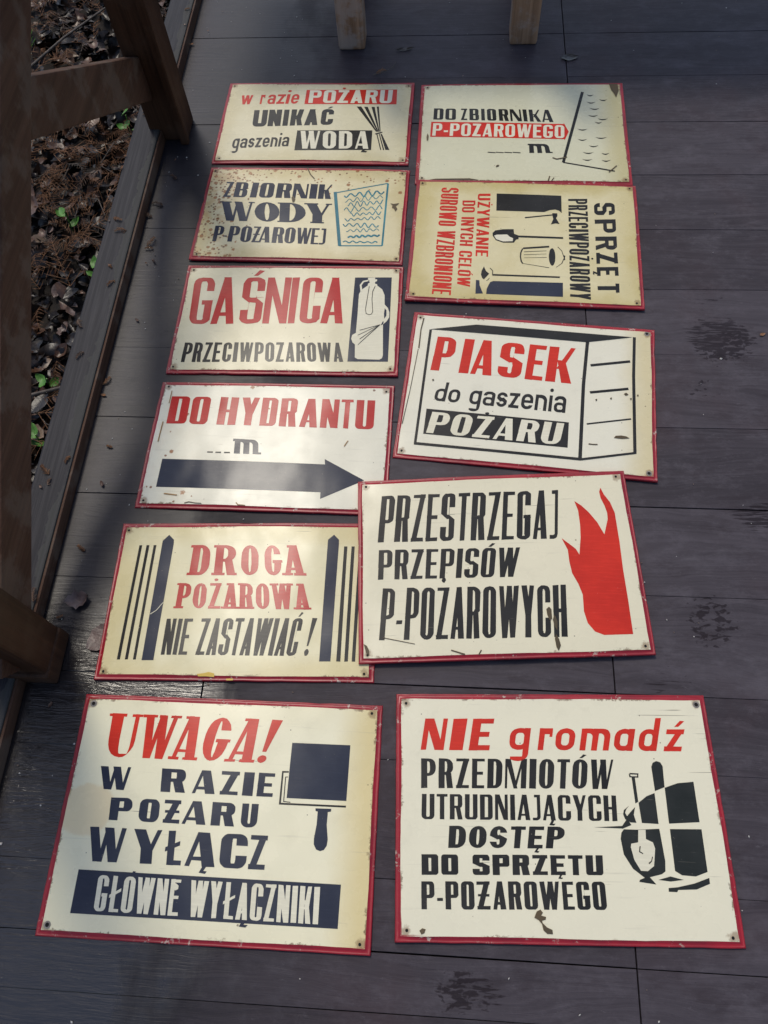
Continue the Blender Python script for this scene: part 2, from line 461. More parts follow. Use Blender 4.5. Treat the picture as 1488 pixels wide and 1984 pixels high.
# ------------------------------------------------------------------ lettering: hand-cut letter shapes
def box(x0, y0, x1, y1): return [(x0, y0), (x1, y0), (x1, y1), (x0, y1)]
def dg(xb0, xb1, xt0, xt1, y0=0.0, y1=1.0): return [(xb0, y0), (xb1, y0), (xt1, y1), (xt0, y1)]
def rr(x0, y0, x1, y1, r, cs='1111'):
    """rounded rectangle; corners bl br tr tl; r = (rx, ry)"""
    rx, ry = r
    rx = max(0, min(rx, (x1 - x0) / 2 if cs in ('1111', '1100', '0011') else (x1 - x0)))
    ry = max(0, min(ry, (y1 - y0) / 2))
    pts = []
    for i, (cx, cy, a) in enumerate(((x0 + rx, y0 + ry, PI), (x1 - rx, y0 + ry, PI * 1.5), (x1 - rx, y1 - ry, 0), (x0 + rx, y1 - ry, PI / 2))):
        if cs[i] == '1' and rx > 1e-4 and ry > 1e-4:
            for k in range(6):
                t = a + PI / 2 * k / 5
                pts.append((cx + rx * math.cos(t), cy + ry * math.sin(t)))
        else:
            pts.append(((x0, y0), (x1, y0), (x1, y1), (x0, y1))[i])
    return pts

def glyph(ch, w, tv, th, tn, r, sf=0.0, wide=None):
    """list of (+1/-1, polygon); cap height 1, width w"""
    P = []
    add = lambda q: P.append((1, q))
    cut = lambda q: P.append((-1, q))
    R = (min(r, w / 2), r)
    ri = (max(R[0] - tv, .02 if r > .12 else .005), max(R[1] - th, .02 if r > .12 else .005))
    if r > .5:
        R = (w / 2, .5); ri = (max(w / 2 - tv, .02), .5 - th)
    ts = max(th * .8, .06)
    def ser(x0, x1, y, k=1.0):
        if sf:
            yy = (0, ts) if y == 0 else (1 - ts, 1)
            P.append((2, box(x0 - sf * k, yy[0], x1 + sf * k, yy[1])))
    def stem(x0, x1, y0=0, y1=1, s0=True, s1=True):
        add(box(x0, y0, x1, y1))
        if y0 == 0 and s0: ser(x0, x1, 0)
        if y1 == 1 and s1: ser(x0, x1, 1)
    acc = None
    ac = min(1, w / .45)
    base = {'Ż': 'Z', 'Ć': 'C', 'Ś': 'S', 'Ń': 'N', 'Ó': 'O', 'Ą': 'A', 'Ę': 'E', 'Ł': 'L', 'Ƶ': 'Z'}.get(ch, ch)
    c = base
    if c in 'OQ':
        add(rr(0, 0, w, 1, R)); cut(rr(tv, th, w - tv, 1 - th, ri))
    elif c == 'D':
        q = (max(R[0], .01) if r <= .5 else w - tv, R[1])
        qi = (max(q[0] - tv, .01), max(q[1] - th, .01))
        add(rr(0, 0, w, 1, q, '0110')); cut(rr(tv, th, w - tv, 1 - th, qi, '0110'))
        if sf: ser(0, tv * .6, 0); ser(0, tv * .6, 1)
    elif c in 'CG':
        add(rr(0, 0, w, 1, R)); cut(rr(tv, th, w - tv, 1 - th, ri))
        if c == 'C': cut(box(w - tv - .001, .37, w + .1, .66))
        else:
            cut(box(w - tv - .001, .50, w + .1, .70))
            add(box(w - tv - max(.03, (w - 2 * tv) * .55), .50 - th, w, .50))
            if sf: P.append((2, box(w - tv - .05, .50 - ts, w + sf * .6, .50)))
    elif c == 'U':
        tR = tv if not sf else tn
        add(rr(0, 0, w, 1, (R[0], R[1]), '1100')); cut(rr(tv, th, w - tR, 1.2, (max(R[0] - tv, .02), max(R[1] - th, .02)), '1100'))
        ser(0, tv, 1); ser(w - tR, w, 1)
    elif c in 'PRB':
        y0 = {'P': .40, 'R': .44, 'B': .46}[c]
        q = (min(r, w * .5), min(r, .25)) if r <= .5 else (w * .5, .3)
        qi = (max(q[0] - tv * .9, .01), max(q[1] - th, .01))
        if c == 'B':
            add(rr(0, 0, w, .5 + th / 2, q, '0110')); cut(rr(tv, th, w - tv * .92, .5 - th / 2, qi, '0110'))
            add(rr(0, .5 - th / 2, w * .97, 1, q, '0110')); cut(rr(tv, .5 + th / 2, w * .97 - tv * .92, 1 - th, qi, '0110'))
        else:
            wb = w if c == 'P' else w * .98
            add(rr(0, y0, wb, 1, q, '0110')); cut(rr(tv, y0 + th, wb - tv * .95, 1 - th, qi, '0110'))
            add(box(0, 0, tv, y0 + .02))
            if c == 'R':
                add(dg(w - tv, w, tv + (w - 2 * tv) * .30, tv + (w - 2 * tv) * .30 + tv * .95, 0, y0 + th * .6))
                if sf: P.append((2, box(w - tv, 0, w + sf * .6, ts)))
        if sf: ser(0, tv, 0); ser(0, tv * .6, 1)
        if c == 'R' : pass
    elif c == 'E' or c == 'F':
        stem(0, tv, s0=bool(sf), s1=bool(sf))
        add(box(0, 1 - th, w, 1)); add(box(0, .5 - th / 2, tv + (w - tv) * .8, .5 + th / 2))
        if c == 'E': add(box(0, 0, w, th))
    elif c == 'L':
        k = .14 if ch == 'Ł' and not sf else 0
        stem(k * w, tv + k * w); add(box(k * w, 0, w, th))
        if ch == 'Ł':
            P.append((2, [(0, .38), (k * w + tv + .16, .58), (k * w + tv + .16, .58 + th * .9), (0, .38 + th * .9)]))
    elif c == 'T':
        m = (w - tv) / 2
        lo, hi = (wide or {}).get('T', (0, 0))
        stem(m, m + tv, s1=False); add(box(-lo, 1 - th, w + hi, 1))
    elif c == 'I':
        stem(0, w)
    elif c == 'J':
        add(rr(0, 0, w, 1, (min(R[0], w * .5), R[1]), '0100')); cut(rr(-.1, th, w - tv, 1 - th, (min(ri[0], w * .3), ri[1]), '0100')); cut(box(-.1, .9 - th, w * .22, 1.1))
    elif c == 'H':
        stem(0, tv); stem(w - tv, w); add(box(0, .5 - th / 2, w, .5 + th / 2))
    elif c == 'K':
        stem(0, tv)
        add(dg(tv - .01, tv + tn, w - tn * .9, w, .38, 1))
        add(dg(w - tv, w, tv * .95, tv * 1.75, 0, .62))
    elif c == 'A':
        xa = (w - tv) * (.62 if tn < tv * .9 else .5)
        add(dg(0, tn, xa, xa + tn)); add(dg(w - tv, w, xa, xa + tv * .92))
        y0 = .17; y1 = y0 + th * .8
        xl = (xa) * y0 + tn * .6; xr = w - tv * .6 - (w - tv - xa) * y0
        add(box(xl, y0, xr, y1))
        if sf: ser(0, tn, 0, 1.1); ser(w - tv, w, 0, .8)
        if sf: P.append((2, box(xa - sf * 1.2, 1 - ts, xa + tv * .9, 1)))
    elif c in 'WM':
        ov = tn * .9 if c == 'W' else 0
        if c == 'W':
            a = (w - tv) * .5
            def V(x0, x1):
                xb = x0 + (x1 - x0 - tv) * .42
                add(dg(xb, xb + tv, x0, x0 + tv)); add(dg(xb + tv - tn, xb + tv, x1 - tn, x1))
            V(0, w / 2 + tn * .65); V(w / 2 - tv * .35 , w)
            if sf: ser(0, tv, 1); ser(w - tn, w, 1); P.append((2, box(w / 2 - tv * .35, 1 - ts, w / 2 + tn, 1)))
        else:
            add(box(0, 0, tn, 1)); add(box(w - tv, 0, w, 1))
            xm = w * .42
            add(dg(xm, xm + tv * .7, 0, tv)); add(dg(xm, xm + tn, w - tv, w - tv + tn))
    elif c == 'N':
        add(box(0, 0, max(tn, tv * (.55 if tn < tv * .7 else .9)), 1)); add(dg(w - tv * .95, w, 0, tv * .95)); add(box(w - tn, 0, w, 1))
    elif c == 'Y':
        xb = (w - tv) / 2
        lo, hi = (wide or {}).get('Y', (0, 0))
        add(box(xb, 0, xb + tv, .46)); add(dg(xb, xb + tv, -lo, tv - lo, .42, 1)); add(dg(xb + tv - tn, xb + tv, w + hi - tn, w + hi, .40, 1))
        if sf: ser(xb, xb + tv, 0); ser(-lo, tv - lo, 1, 1); ser(w + hi - tn, w + hi, 1)
    elif c == 'Z':
        add(box(0, 1 - th, w, 1)); add(box(0, 0, w, th)); add(dg(0, min(tv, w * .6), w - min(tv, w * .6), w))
        if ch == 'Ƶ': P.append((2, box(w * .08, .5 - th * .35, w * .95, .5 + th * .35)))
    elif c == 'S':
        add(rr(0, 0, w, 1, R))
        m = th * .6
        cut(rr(tv, .5 + m, w - tv, 1 - th, (min(ri[0], .1), min(ri[1], .1))))
        cut(rr(tv, th, w - tv, .5 - m, (min(ri[0], .1), min(ri[1], .1))))
        cut(box(w - tv - .001, .5 + m, w + .1, .70)); cut(box(-.1, .29, tv + .001, .5 - m))
        cut([(-.1, .5 - m), (tv, .5 - m), (0, .56), (-.1, .56)]); cut([(w + .1, .5 + m), (w - tv, .5 + m), (w, .44), (w + .1, .44)])
    elif c == '-':
        add(box(0, .30, w, .30 + max(th * .9, .07)))
    elif c == '!':
        add(dg(w * .1, w * .45, 0 + 0, w, .26, 1)); d = w * .42
        add([(w * .3 + d * math.cos(a * PI / 6), .09 + .09 * math.sin(a * PI / 6)) for a in range(12)])
    if ch == 'Ż':
        acc = [(w * .5 + .08 * ac * math.cos(a * PI / 5), 1.14 + .055 * math.sin(a * PI / 5)) for a in range(10)]
    if ch in 'ĆŚŃÓ':
        k = min(1, w / .5) * .8
        acc = [(w * .42, 1.04), (w * .42 + .12 * k, 1.04), (w * .42 + .30 * k, 1.15), (w * .42 + .16 * k, 1.17)]
    if ch in 'ĄĘ':
        x = w - max(tv, .14)
        acc = [(x + .02, .002), (x + .14, .002), (x + .06, -.12), (x + .18, -.13), (x + .12, -.2), (x - .08, -.18)]
    return P, acc

def glyph_lc(ch, w, t, th, ss=0, mserif=0):
    """lower case: x-height 1"""
    P = []
    add = lambda q: P.append((1, q))
    cut = lambda q: P.append((-1, q))
    R = (w * .46, .36)
    ri = (max(w * .46 - t, .04), max(.36 - th, .1))
    acc = None
    if ch == 'o' or ch in 'adg' or ch == 'e':
        if ch == 'a' and not ss:
            add(rr(0, 0, w, 1, (w * .45, .26), '0011')); cut(rr(t, -.2, w - t, 1 - th, (max(w * .45 - t, .02), .1), '0011'))
            cut(box(-.1, -.3, w - t, .70)); P.append((1, box(w - t, 0, w, .75)))
            add(rr(0, 0, w - t * .3, .60, (w * .35, .26))); cut(rr(t * .95, th * .85, w - t, .60 - th * .8, (w * .12, .12)))
            add(box(w - t, 0, w, .7))
        else:
            if ch == 'g':
                add(rr(0, -.50, w, .4, (w * .45, .3), '1100')); cut(rr(t, -.50 + th, w - t, .5, (max(w * .45 - t, .05), .15), '1100'))
                cut(box(-.1, -.30, w - t, .6))
                cut(box(-.1, -.6, w * .12, 0))
            add(rr(0, 0, w, 1, R)); cut(rr(t, th, w - t, 1 - th, ri))
            if ch == 'e':
                add(box(t * .5, .5 - th * .42, w - t * .5, .5 + th * .42)); cut(box(w - t - .01, .28, w + .1, .5 - th * .42))
            if ch == 'a': add(box(w - t, 0, w, 1))
            if ch == 'd': add(box(w - t, 0, w, 1.52))
            if ch == 'g': add(box(w - t, -.15, w, 1))
    elif ch == 'n' or ch == 'm':
        def arch(x0, x1):
            r2 = min((x1 - x0) * .6, .36)
            q = rr(x0, 0, x1, 1, (r2, .34), '0010'); add(q)
            cut(rr(x0 + t, -.2, x1 - t, 1 - th, (max(r2 - t * .6, .03), .2), '0010'))
        if ch == 'n':
            arch(0, w); add(box(0, 0, t, 1))
        else:
            h = (w + t) / 2
            arch(h - t, w); arch(0, h); add(box(0, 0, t, 1)); add(box(h - t, 0, h, .9))
        if mserif:
            P.append((2, box(-.12, 1 - .16, t, 1))); P.append((2, box(w - t, 0, w + .16, .13)))
            if mserif > 1: P.append((2, box(-.08, 0, t + .08, .12)))
    elif ch == 'r':
        add(rr(0, 0, w + t * .6, 1, (w * .5, .3), '0001')); cut(box(t, -.1, w + t, 1 - th * 1.25)); add(box(0, 0, t, 1)); cut(box(w, -.1, w + 2, 1.2))
        add(box(w - t * .5, 1 - th * 1.8, w, 1 - th * .3))
    elif ch == 'i':
        add(box(0, 0, w, 1)); add([(w * .5 + w * .58 * math.cos(a * PI / 5), 1.33 + .12 * math.sin(a * PI / 5)) for a in range(10)])
    elif ch == 's':
        P += glyph('S', w, t, th, t, .3)[0]
    elif ch in 'zź':
        P += glyph('Z', w, t * 1.1, th, t, .3)[0]
        if ch == 'ź': acc = [(w * .40, 1.12), (w * .40 + .18, 1.12), (w * .40 + .42, 1.38), (w * .40 + .22, 1.40)]
    elif ch == 'w':
        P += glyph('W', w, t, th, t * .9, .3)[0]
    return P, acc

def inside(pt, poly):
    x, y = pt
    c = False
    j = len(poly) - 1
    for i in range(len(poly)):
        xi, yi = poly[i]; xj, yj = poly[j]
        if (yi > y) != (yj > y) and x < (xj - xi) * (y - yi) / (yj - yi) + xi:
            c = not c
        j = i
    return c
def csg(P, grid=None):
    """union of +polys minus -polys in paint order -> verts, tris (2 = added after everything)"""
    P = [q for q in P if q[0] != 2] + [(1, q[1]) for q in P if q[0] == 2]
    if grid:      # long edges are cut up so that the paint can follow the bowed sheet
        for m, (s, q) in enumerate(P):
            o = []
            for i in range(len(q)):
                a, b = Vector(q[i]), Vector(q[(i + 1) % len(q)])
                nn = max(1, int((b - a).length / grid))
                o += [tuple(a.lerp(b, j / nn)) for j in range(nn)]
            P[m] = (s, o)
    vs, es = [], []
    for s, q in P:
        n = len(vs)
        vs += [Vector(p) for p in q]
        es += [(n + i, n + (i + 1) % len(q)) for i in range(len(q))]
    if grid:
        xs = [v.x for v in vs]; ys = [v.y for v in vs]
        x = min(xs) + grid * .53
        while x < max(xs):
            y = min(ys) + grid * .47
            while y < max(ys):
                vs.append(Vector((x, y)))
                y += grid
            x += grid
    ov, oe, of, _, _, _ = delaunay_2d_cdt(vs, es, [], 0, 1e-6)
    tris = []
    for f in of:
        c = (sum(ov[i].x for i in f) / 3, sum(ov[i].y for i in f) / 3)
        on = False
        for s, q in P:
            if inside(c, q): on = s > 0
        if on:
            a, b, d = (ov[i] for i in f)
            if (b - a).cross(d - a) < 0: f = list(f)[::-1]
            if abs((b - a).cross(d - a)) > 1e-10: tris.append(tuple(f))
    return [(v.x, v.y) for v in ov], tris

WREL = {'W': 1.5, 'M': 1.45, 'w': 1.45, 'm': 1.5, '-': .45, ' ': .5, 'E': .86, 'L': .8, 'Ł': .95, 'J': .6, 'T': .85, 'Z': .88, 'Ż': .88, 'r': .65, 'Ę': .86, '!': .5, 's': .88, 'z': .88}
def layout(text, W, tv, kw):
    gap = kw.get('gap', min(.16, .17 * W / len(text)))
    fixed = sum(tv for ch in text if ch in 'Ii') + gap * (len(text) - 1)
    k = (W - fixed) / sum(WREL.get(ch, 1.0) for ch in text if ch not in 'Ii')
    x, out = 0.0, []
    for ch in text:
        w = tv if ch in 'Ii' else WREL.get(ch, 1.0) * k
        out.append((x / W, (x + w) / W))
        x += w + gap
    return out

def word_geo(text, quad, kw, rng):
    """-> [(verts mm, tris)] for the letters, and the same for accents"""
    TL, TR, BR, BL = [Vector(q) for q in quad]
    W = ((BR - BL).length + (TR - TL).length) / 2
    H = ((TL - BL).length + (TR - BR).length) / 2
    n = (BR - BL).normalized()
    H = (abs((TL - BL).cross(n)) + abs((TR - BR).cross(n))) / 2
    Wu = W / H
    tv, th = kw['tv'], kw['th']
    tn = kw.get('tn', th * 1.05)
    ext = kw.get('ext') or layout(text, Wu, tv, kw)
    lets, accs = [], []
    def mapp(x, y):
        s = x / Wu
        b = BL.lerp(BR, s); t = TL.lerp(TR, s)
        v = b + (t - b) * y
        return (v.x, v.y)
    for ch, e in zip(text, ext):
        if ch == ' ' or e is None: continue
        x0, x1 = e[0] * Wu, e[1] * Wu
        w = x1 - x0
        tvv = min(tv, w * (.25 if ch in 'WMwm' else .42)) if ch not in 'Ii' else tv
        if kw.get('lc'):
            P, acc = glyph_lc(ch, w, tvv, th, kw.get('ss', 0), kw.get('mserif', 0))
        else:
            P, acc = glyph(ch, w, tvv, th, min(tn, tvv), kw['r'], kw.get('serif', 0), kw.get('wide'))
        j = .006
        def jit(q): return [(p[0] + rng.uniform(-j, j), p[1] + rng.uniform(-j, j)) for p in q]
        P = [(s, jit(q)) for s, q in P]
        v, t = csg(P, 15.0 / H if H > 30 else None)
        lets.append(([mapp(x0 + a, b) for a, b in v], t))
        if acc:
            v, t = csg([(1, jit(acc))])
            accs.append(([mapp(x0 + a, b) for a, b in v], t))
    return lets, accs

def line_poly(pts, w):
    pts = [Vector(p) for p in pts]
    # close-ended mitred stroke
    L, Rr = [], []
    for i, p in enumerate(pts):
        a = (p - pts[i - 1]).normalized() if i else (pts[1] - p).normalized()
        b = (pts[i + 1] - p).normalized() if i < len(pts) - 1 else a
        m = a + b
        m = m.normalized() if m.length > .3 else a
        nrm = Vector((-m.y, m.x))
        k = 1 / max(.6, abs(nrm.dot(Vector((-a.y, a.x)))))
        L.append(p + nrm * w / 2 * k); Rr.append(p - nrm * w / 2 * k)
    return [tuple(q) for q in L + Rr[::-1]]

SIGNS = {
    1: {"loc":[-0.3508,1.8436],"rot":-0.0162,"w":0.5237,"h":0.3229},
    2: {"loc":[-0.3529,1.5034],"rot":-0.02,"w":0.5268,"h":0.3234},
    3: {"loc":[-0.3528,1.1682],"rot":0.0009,"w":0.5278,"h":0.3209},
    4: {"loc":[-0.358,0.8253],"rot":-0.0062,"w":0.5248,"h":0.3165},
    5: {"loc":[-0.3693,0.4779],"rot":0.0321,"w":0.5247,"h":0.3229},
    6: {"loc":[-0.3581,0.0858],"rot":0.0051,"w":0.551,"h":0.3944},
    7: {"loc":[0.2042,1.7999],"rot":-0.0117,"w":0.5486,"h":0.3881},
    8: {"loc":[0.1999,1.4115],"rot":-0.0372,"w":0.5504,"h":0.3982},
    9: {"loc":[0.1964,0.9738],"rot":-0.0828,"w":0.5442,"h":0.3899},
    10: {"loc":[0.1261,0.5672],"rot":0.0722,"w":0.5446,"h":0.3831},
    11: {"loc":[0.2227,0.1195],"rot":0.0396,"w":0.5498,"h":0.395},
}
ART = {
    1: [
        ["word","w razie",[[-219.5,104.2],[-54.7,110.0],[-57.3,69.3],[-218.0,66.3]],"red",{"lc":1,"tv":0.1815,"th":0.2,"ext":[[0.0056,0.2053],None,[0.341,0.4151],[0.4686,0.6011],[0.6266,0.7666],[0.7866,0.8426],[0.8731,1.005]],"tn":0.1815}],
        ["poly",[[-38.1,127.9],[214.8,130.7],[216.7,69.3],[-37.6,67.6]],"red","painted_band",1],
        ["word","POŻARU",[[-28.5,126.1],[203.3,128.3],[202.5,73.4],[-27.1,71.9]],"cream",{"tv":0.2189,"th":0.17,"r":0.2,"lay":2,"acc":"red","tn":0.204}],
        ["word","UNIKAĆ",[[-174.1,42.6],[47.4,47.3],[47.4,-16.5],[-170.6,-24.7]],"black",{"tv":0.2299,"th":0.2,"r":0.2,"ext":[[0.0,0.1748],[0.1931,0.3532],[0.3807,0.4463],[0.472,0.6275],[0.6509,0.8188],[0.8514,1.0037]],"tn":0.2299}],
        ["word","gaszenia",[[-215.0,-70.9],[-61.6,-64.8],[-62.0,-101.0],[-214.8,-107.8]],"black",{"lc":1,"tv":0.1664,"th":0.2,"tn":0.1664}],
        ["poly",[[-44.6,-40.0],[158.4,-35.9],[160.7,-111.5],[-43.2,-116.3]],"black","painted_band",1],
        ["word","WODĄ",[[-35.2,-42.2],[148.6,-40.0],[152.7,-107.2],[-29.4,-110.5]],"cream",{"tv":0.2065,"th":0.14,"tn":0.0826,"r":0.25,"lay":2,"acc":"black"}],
        ["poly",[[107.7,59.1],[120.5,59.2],[172.0,-40.3],[168.6,-41.5]],"black","pictogram",1],
        ["poly",[[128.6,58.0],[138.2,58.1],[175.5,-40.3],[172.5,-41.4]],"black","pictogram",1],
        ["poly",[[148.6,58.2],[157.7,58.2],[178.2,-40.2],[175.5,-40.3]],"black","pictogram",1],
        ["poly",[[163.2,59.5],[168.8,59.5],[181.0,-40.2],[178.6,-40.2]],"black","pictogram",1],
        ["poly",[[169.9,-48.8],[172.6,-48.8],[187.9,-110.5],[184.8,-110.6]],"black","pictogram",1],
        ["poly",[[176.5,-48.8],[179.2,-48.7],[195.6,-110.4],[192.1,-110.5]],"black","pictogram",1],
        ["poly",[[180.7,-48.7],[184.6,-48.7],[209.3,-109.7],[198.2,-109.8]],"black","pictogram",1],
        ["line",[[167.2,-50.0],[185.8,-42.4]],3.93,"black","pictogram",2],
    ],
    2: [
        ["word","ZBIORNIK",[[-211.2,105.8],[67.9,98.7],[68.7,47.1],[-212.0,51.0]],"navy",{"tv":0.3227,"th":0.1,"tn":0.0954,"r":0.2,"ext":[[0.0,0.0716],[0.0948,0.2173],[0.2501,0.311],[0.331,0.4628],[0.4881,0.6277],[0.642,0.7795],[0.7976,0.8636],[0.8775,1.0]]}],
        ["word","WODY",[[-212.3,34.8],[68.3,30.6],[71.7,-37.3],[-199.6,-32.4]],"navy",{"tv":0.3866,"th":0.07,"tn":0.0892,"serif":0.0743,"r":0.9,"ext":[[0.0,0.2908],[0.3052,0.5389],[0.5389,0.7822],[0.7822,1.0]]}],
        ["word","P-POƵAROWEJ",[[-213.9,-50.1],[68.3,-54.4],[69.9,-107.1],[-213.7,-102.8]],"navy",{"tv":0.2723,"th":0.09,"tn":0.0983,"r":0.22,"ext":[[0.0,0.0871],[0.0871,0.1213],[0.1351,0.231],[0.2447,0.3406],[0.3501,0.4154],[0.4129,0.5106],[0.5282,0.6301],[0.6393,0.7299],[0.7433,0.8688],[0.8727,0.9397],[0.945,1.0]]}],
        ["line",[[77.3,68.7],[209.8,106.8]],3.5,"teal","pictogram",1],
        ["line",[[209.8,106.8],[210.5,-105.2]],4.81,"teal","pictogram",1],
        ["line",[[210.5,-105.2],[104.9,-109.4]],3.32,"teal","pictogram",1],
        ["line",[[77.0,72.5],[106.1,-109.4]],8.3,"teal","pictogram",2],
        ["line",[[101.5,59.7],[104.5,55.5],[107.2,53.9],[109.6,55.7],[111.8,59.7],[114.0,64.1],[116.3,66.9],[118.8,67.2],[121.6,65.2],[124.4,61.9],[127.2,59.0],[129.8,58.1],[132.2,60.0],[134.5,64.3],[136.6,69.1],[138.9,72.3],[141.5,72.0],[144.4,68.2],[147.4,62.7],[150.2,58.5],[152.8,58.3],[155.0,62.6],[157.1,69.5],[159.1,75.8],[161.5,78.2],[164.3,75.7],[167.2,69.8],[170.2,63.9],[173.0,61.2],[175.4,63.0],[177.6,68.2],[179.7,74.1],[182.0,77.9],[184.5,78.3],[187.2,75.5],[190.1,71.5],[192.8,68.5],[195.4,67.7],[197.8,69.7],[200.1,73.4],[202.4,77.4]],3.93,"teal","pictogram",1],
        ["line",[[105.5,36.8],[107.9,36.8],[110.1,39.4],[112.2,43.5],[114.3,47.0],[116.6,48.3],[119.2,46.6],[121.9,43.1],[124.6,39.8],[127.1,39.1],[129.3,42.0],[131.3,47.5],[133.3,52.7],[135.5,54.5],[138.2,51.7],[141.1,46.0],[143.9,40.9],[146.4,40.0],[148.5,44.3],[150.3,51.4],[152.3,57.5],[154.6,58.9],[157.3,55.4],[160.2,49.5],[162.9,45.1],[165.3,44.9],[167.5,48.8],[169.5,54.5],[171.6,58.8],[173.9,59.7],[176.5,57.4],[179.2,53.7],[181.8,51.0],[184.2,50.9],[186.4,53.5],[188.6,57.6],[190.7,61.2],[193.1,62.5],[195.6,60.8],[198.3,57.1],[200.9,53.7]],2.13,"teal","pictogram",1],
        ["line",[[114.4,23.3],[116.3,26.9],[118.1,31.9],[120.1,35.3],[122.3,34.6],[124.9,30.0],[127.6,24.6],[130.0,22.4],[132.0,25.6],[133.6,32.7],[135.3,39.1],[137.5,40.3],[140.1,35.4],[142.9,27.9],[145.5,23.2],[147.6,24.8],[149.2,31.8],[150.9,39.3],[152.9,42.4],[155.3,39.6],[158.0,33.3],[160.6,28.3],[162.9,27.9],[164.8,32.0],[166.6,37.7],[168.5,41.3],[170.7,41.0],[173.2,37.6],[175.7,33.6],[178.1,31.8],[180.2,33.4],[182.1,37.7],[184.0,42.0],[186.1,43.8],[188.4,41.8],[191.0,37.0],[193.5,32.9],[195.7,32.6],[197.6,37.2],[199.3,44.0],[201.2,48.7]],2.55,"teal","pictogram",1],
        ["line",[[106.0,8.6],[108.0,13.6],[110.1,17.1],[112.5,17.3],[115.2,13.7],[118.1,8.2],[120.9,3.7],[123.3,2.9],[125.5,6.4],[127.3,12.6],[129.3,18.5],[131.5,21.1],[134.0,19.3],[136.8,14.4],[139.7,9.2],[142.3,6.5],[144.6,7.5],[146.7,11.4],[148.7,16.2],[150.9,19.6],[153.2,20.3],[155.8,18.4],[158.4,15.2],[161.0,12.3],[163.5,11.2],[165.8,12.4],[168.0,15.5],[170.1,19.3],[172.3,22.1],[174.7,22.5],[177.3,20.2],[180.0,16.2],[182.6,12.5],[185.1,11.3],[187.3,13.7],[189.4,19.0],[191.4,24.7],[193.5,27.9],[196.0,26.8],[198.7,22.0],[201.5,16.1]],2.55,"teal","pictogram",1],
        ["line",[[122.2,-1.3],[124.1,0.5],[126.2,-1.3],[128.4,-5.4],[130.7,-9.4],[132.8,-10.6],[134.5,-8.2],[136.1,-3.7],[137.7,0.3],[139.6,1.6],[141.7,-0.2],[143.9,-3.6],[146.1,-6.5],[148.1,-7.1],[149.9,-5.2],[151.6,-2.1],[153.3,0.5],[155.2,1.4],[157.2,0.4],[159.3,-1.8],[161.4,-3.8],[163.4,-4.5],[165.3,-3.2],[167.0,-0.4],[168.7,2.4],[170.6,3.8],[172.6,2.8],[174.7,-0.2],[176.9,-3.3],[178.9,-4.6],[180.8,-2.7],[182.4,1.4],[184.0,5.7],[185.9,7.4],[187.9,5.6],[190.2,1.4],[192.4,-2.5],[194.4,-3.6],[196.2,-1.3],[197.8,3.2],[199.5,7.1]],2.62,"teal","pictogram",1],
        ["line",[[110.3,-19.1],[112.8,-21.7],[115.4,-25.7],[117.8,-28.0],[120.0,-27.1],[122.0,-23.6],[123.9,-19.9],[126.0,-18.3],[128.4,-19.3],[130.8,-21.9],[133.2,-24.0],[135.5,-24.2],[137.6,-22.4],[139.6,-19.7],[141.7,-17.6],[144.0,-17.4],[146.3,-18.9],[148.7,-21.1],[151.1,-22.4],[153.3,-21.5],[155.3,-18.7],[157.3,-15.5],[159.4,-14.0],[161.8,-15.3],[164.3,-18.6],[166.7,-21.5],[169.0,-21.7],[171.0,-18.6],[172.9,-14.0],[174.9,-11.0],[177.2,-11.5],[179.7,-15.0],[182.2,-18.8],[184.5,-20.2],[186.6,-18.1],[188.6,-13.9],[190.6,-10.4],[192.8,-9.8],[195.1,-11.8],[197.6,-14.8],[199.9,-16.5]],2.55,"teal","pictogram",1],
        ["line",[[108.1,-37.9],[110.7,-42.5],[113.2,-45.3],[115.4,-45.1],[117.4,-42.5],[119.3,-39.0],[121.3,-36.2],[123.4,-35.5],[125.8,-36.9],[128.2,-39.8],[130.7,-42.7],[133.0,-44.4],[135.2,-44.1],[137.2,-41.6],[139.2,-38.2],[141.1,-35.3],[143.3,-34.7],[145.7,-37.0],[148.3,-41.3],[150.8,-45.6],[153.2,-47.5],[155.2,-45.8],[157.1,-41.2],[158.9,-35.9],[160.8,-32.7],[163.1,-33.5],[165.6,-37.9],[168.3,-43.5],[170.8,-47.4],[173.0,-47.8],[175.0,-44.7],[176.8,-39.9],[178.7,-35.9],[180.8,-34.7],[183.2,-36.5],[185.6,-40.2],[188.1,-43.7],[190.4,-45.5],[192.6,-45.0],[194.6,-42.6],[196.6,-39.5]],2.98,"teal","pictogram",1],
        ["line",[[117.9,-62.4],[120.0,-63.3],[121.9,-62.1],[123.8,-59.7],[125.6,-57.2],[127.5,-55.9],[129.6,-56.5],[131.9,-58.6],[134.1,-61.0],[136.2,-62.3],[138.2,-61.4],[140.0,-58.5],[141.8,-55.1],[143.7,-53.1],[145.8,-53.9],[148.1,-57.2],[150.4,-61.1],[152.6,-63.0],[154.5,-61.5],[156.3,-57.4],[157.9,-52.9],[159.8,-50.7],[162.0,-52.1],[164.3,-56.0],[166.6,-59.8],[168.8,-61.3],[170.7,-59.7],[172.4,-56.0],[174.2,-52.6],[176.2,-51.2],[178.3,-52.2],[180.5,-54.8],[182.7,-57.3],[184.8,-58.2],[186.8,-57.1],[188.6,-54.7],[190.5,-52.2],[192.4,-50.9],[194.5,-51.5],[196.7,-53.6],[198.9,-56.1]],2.13,"teal","pictogram",1],
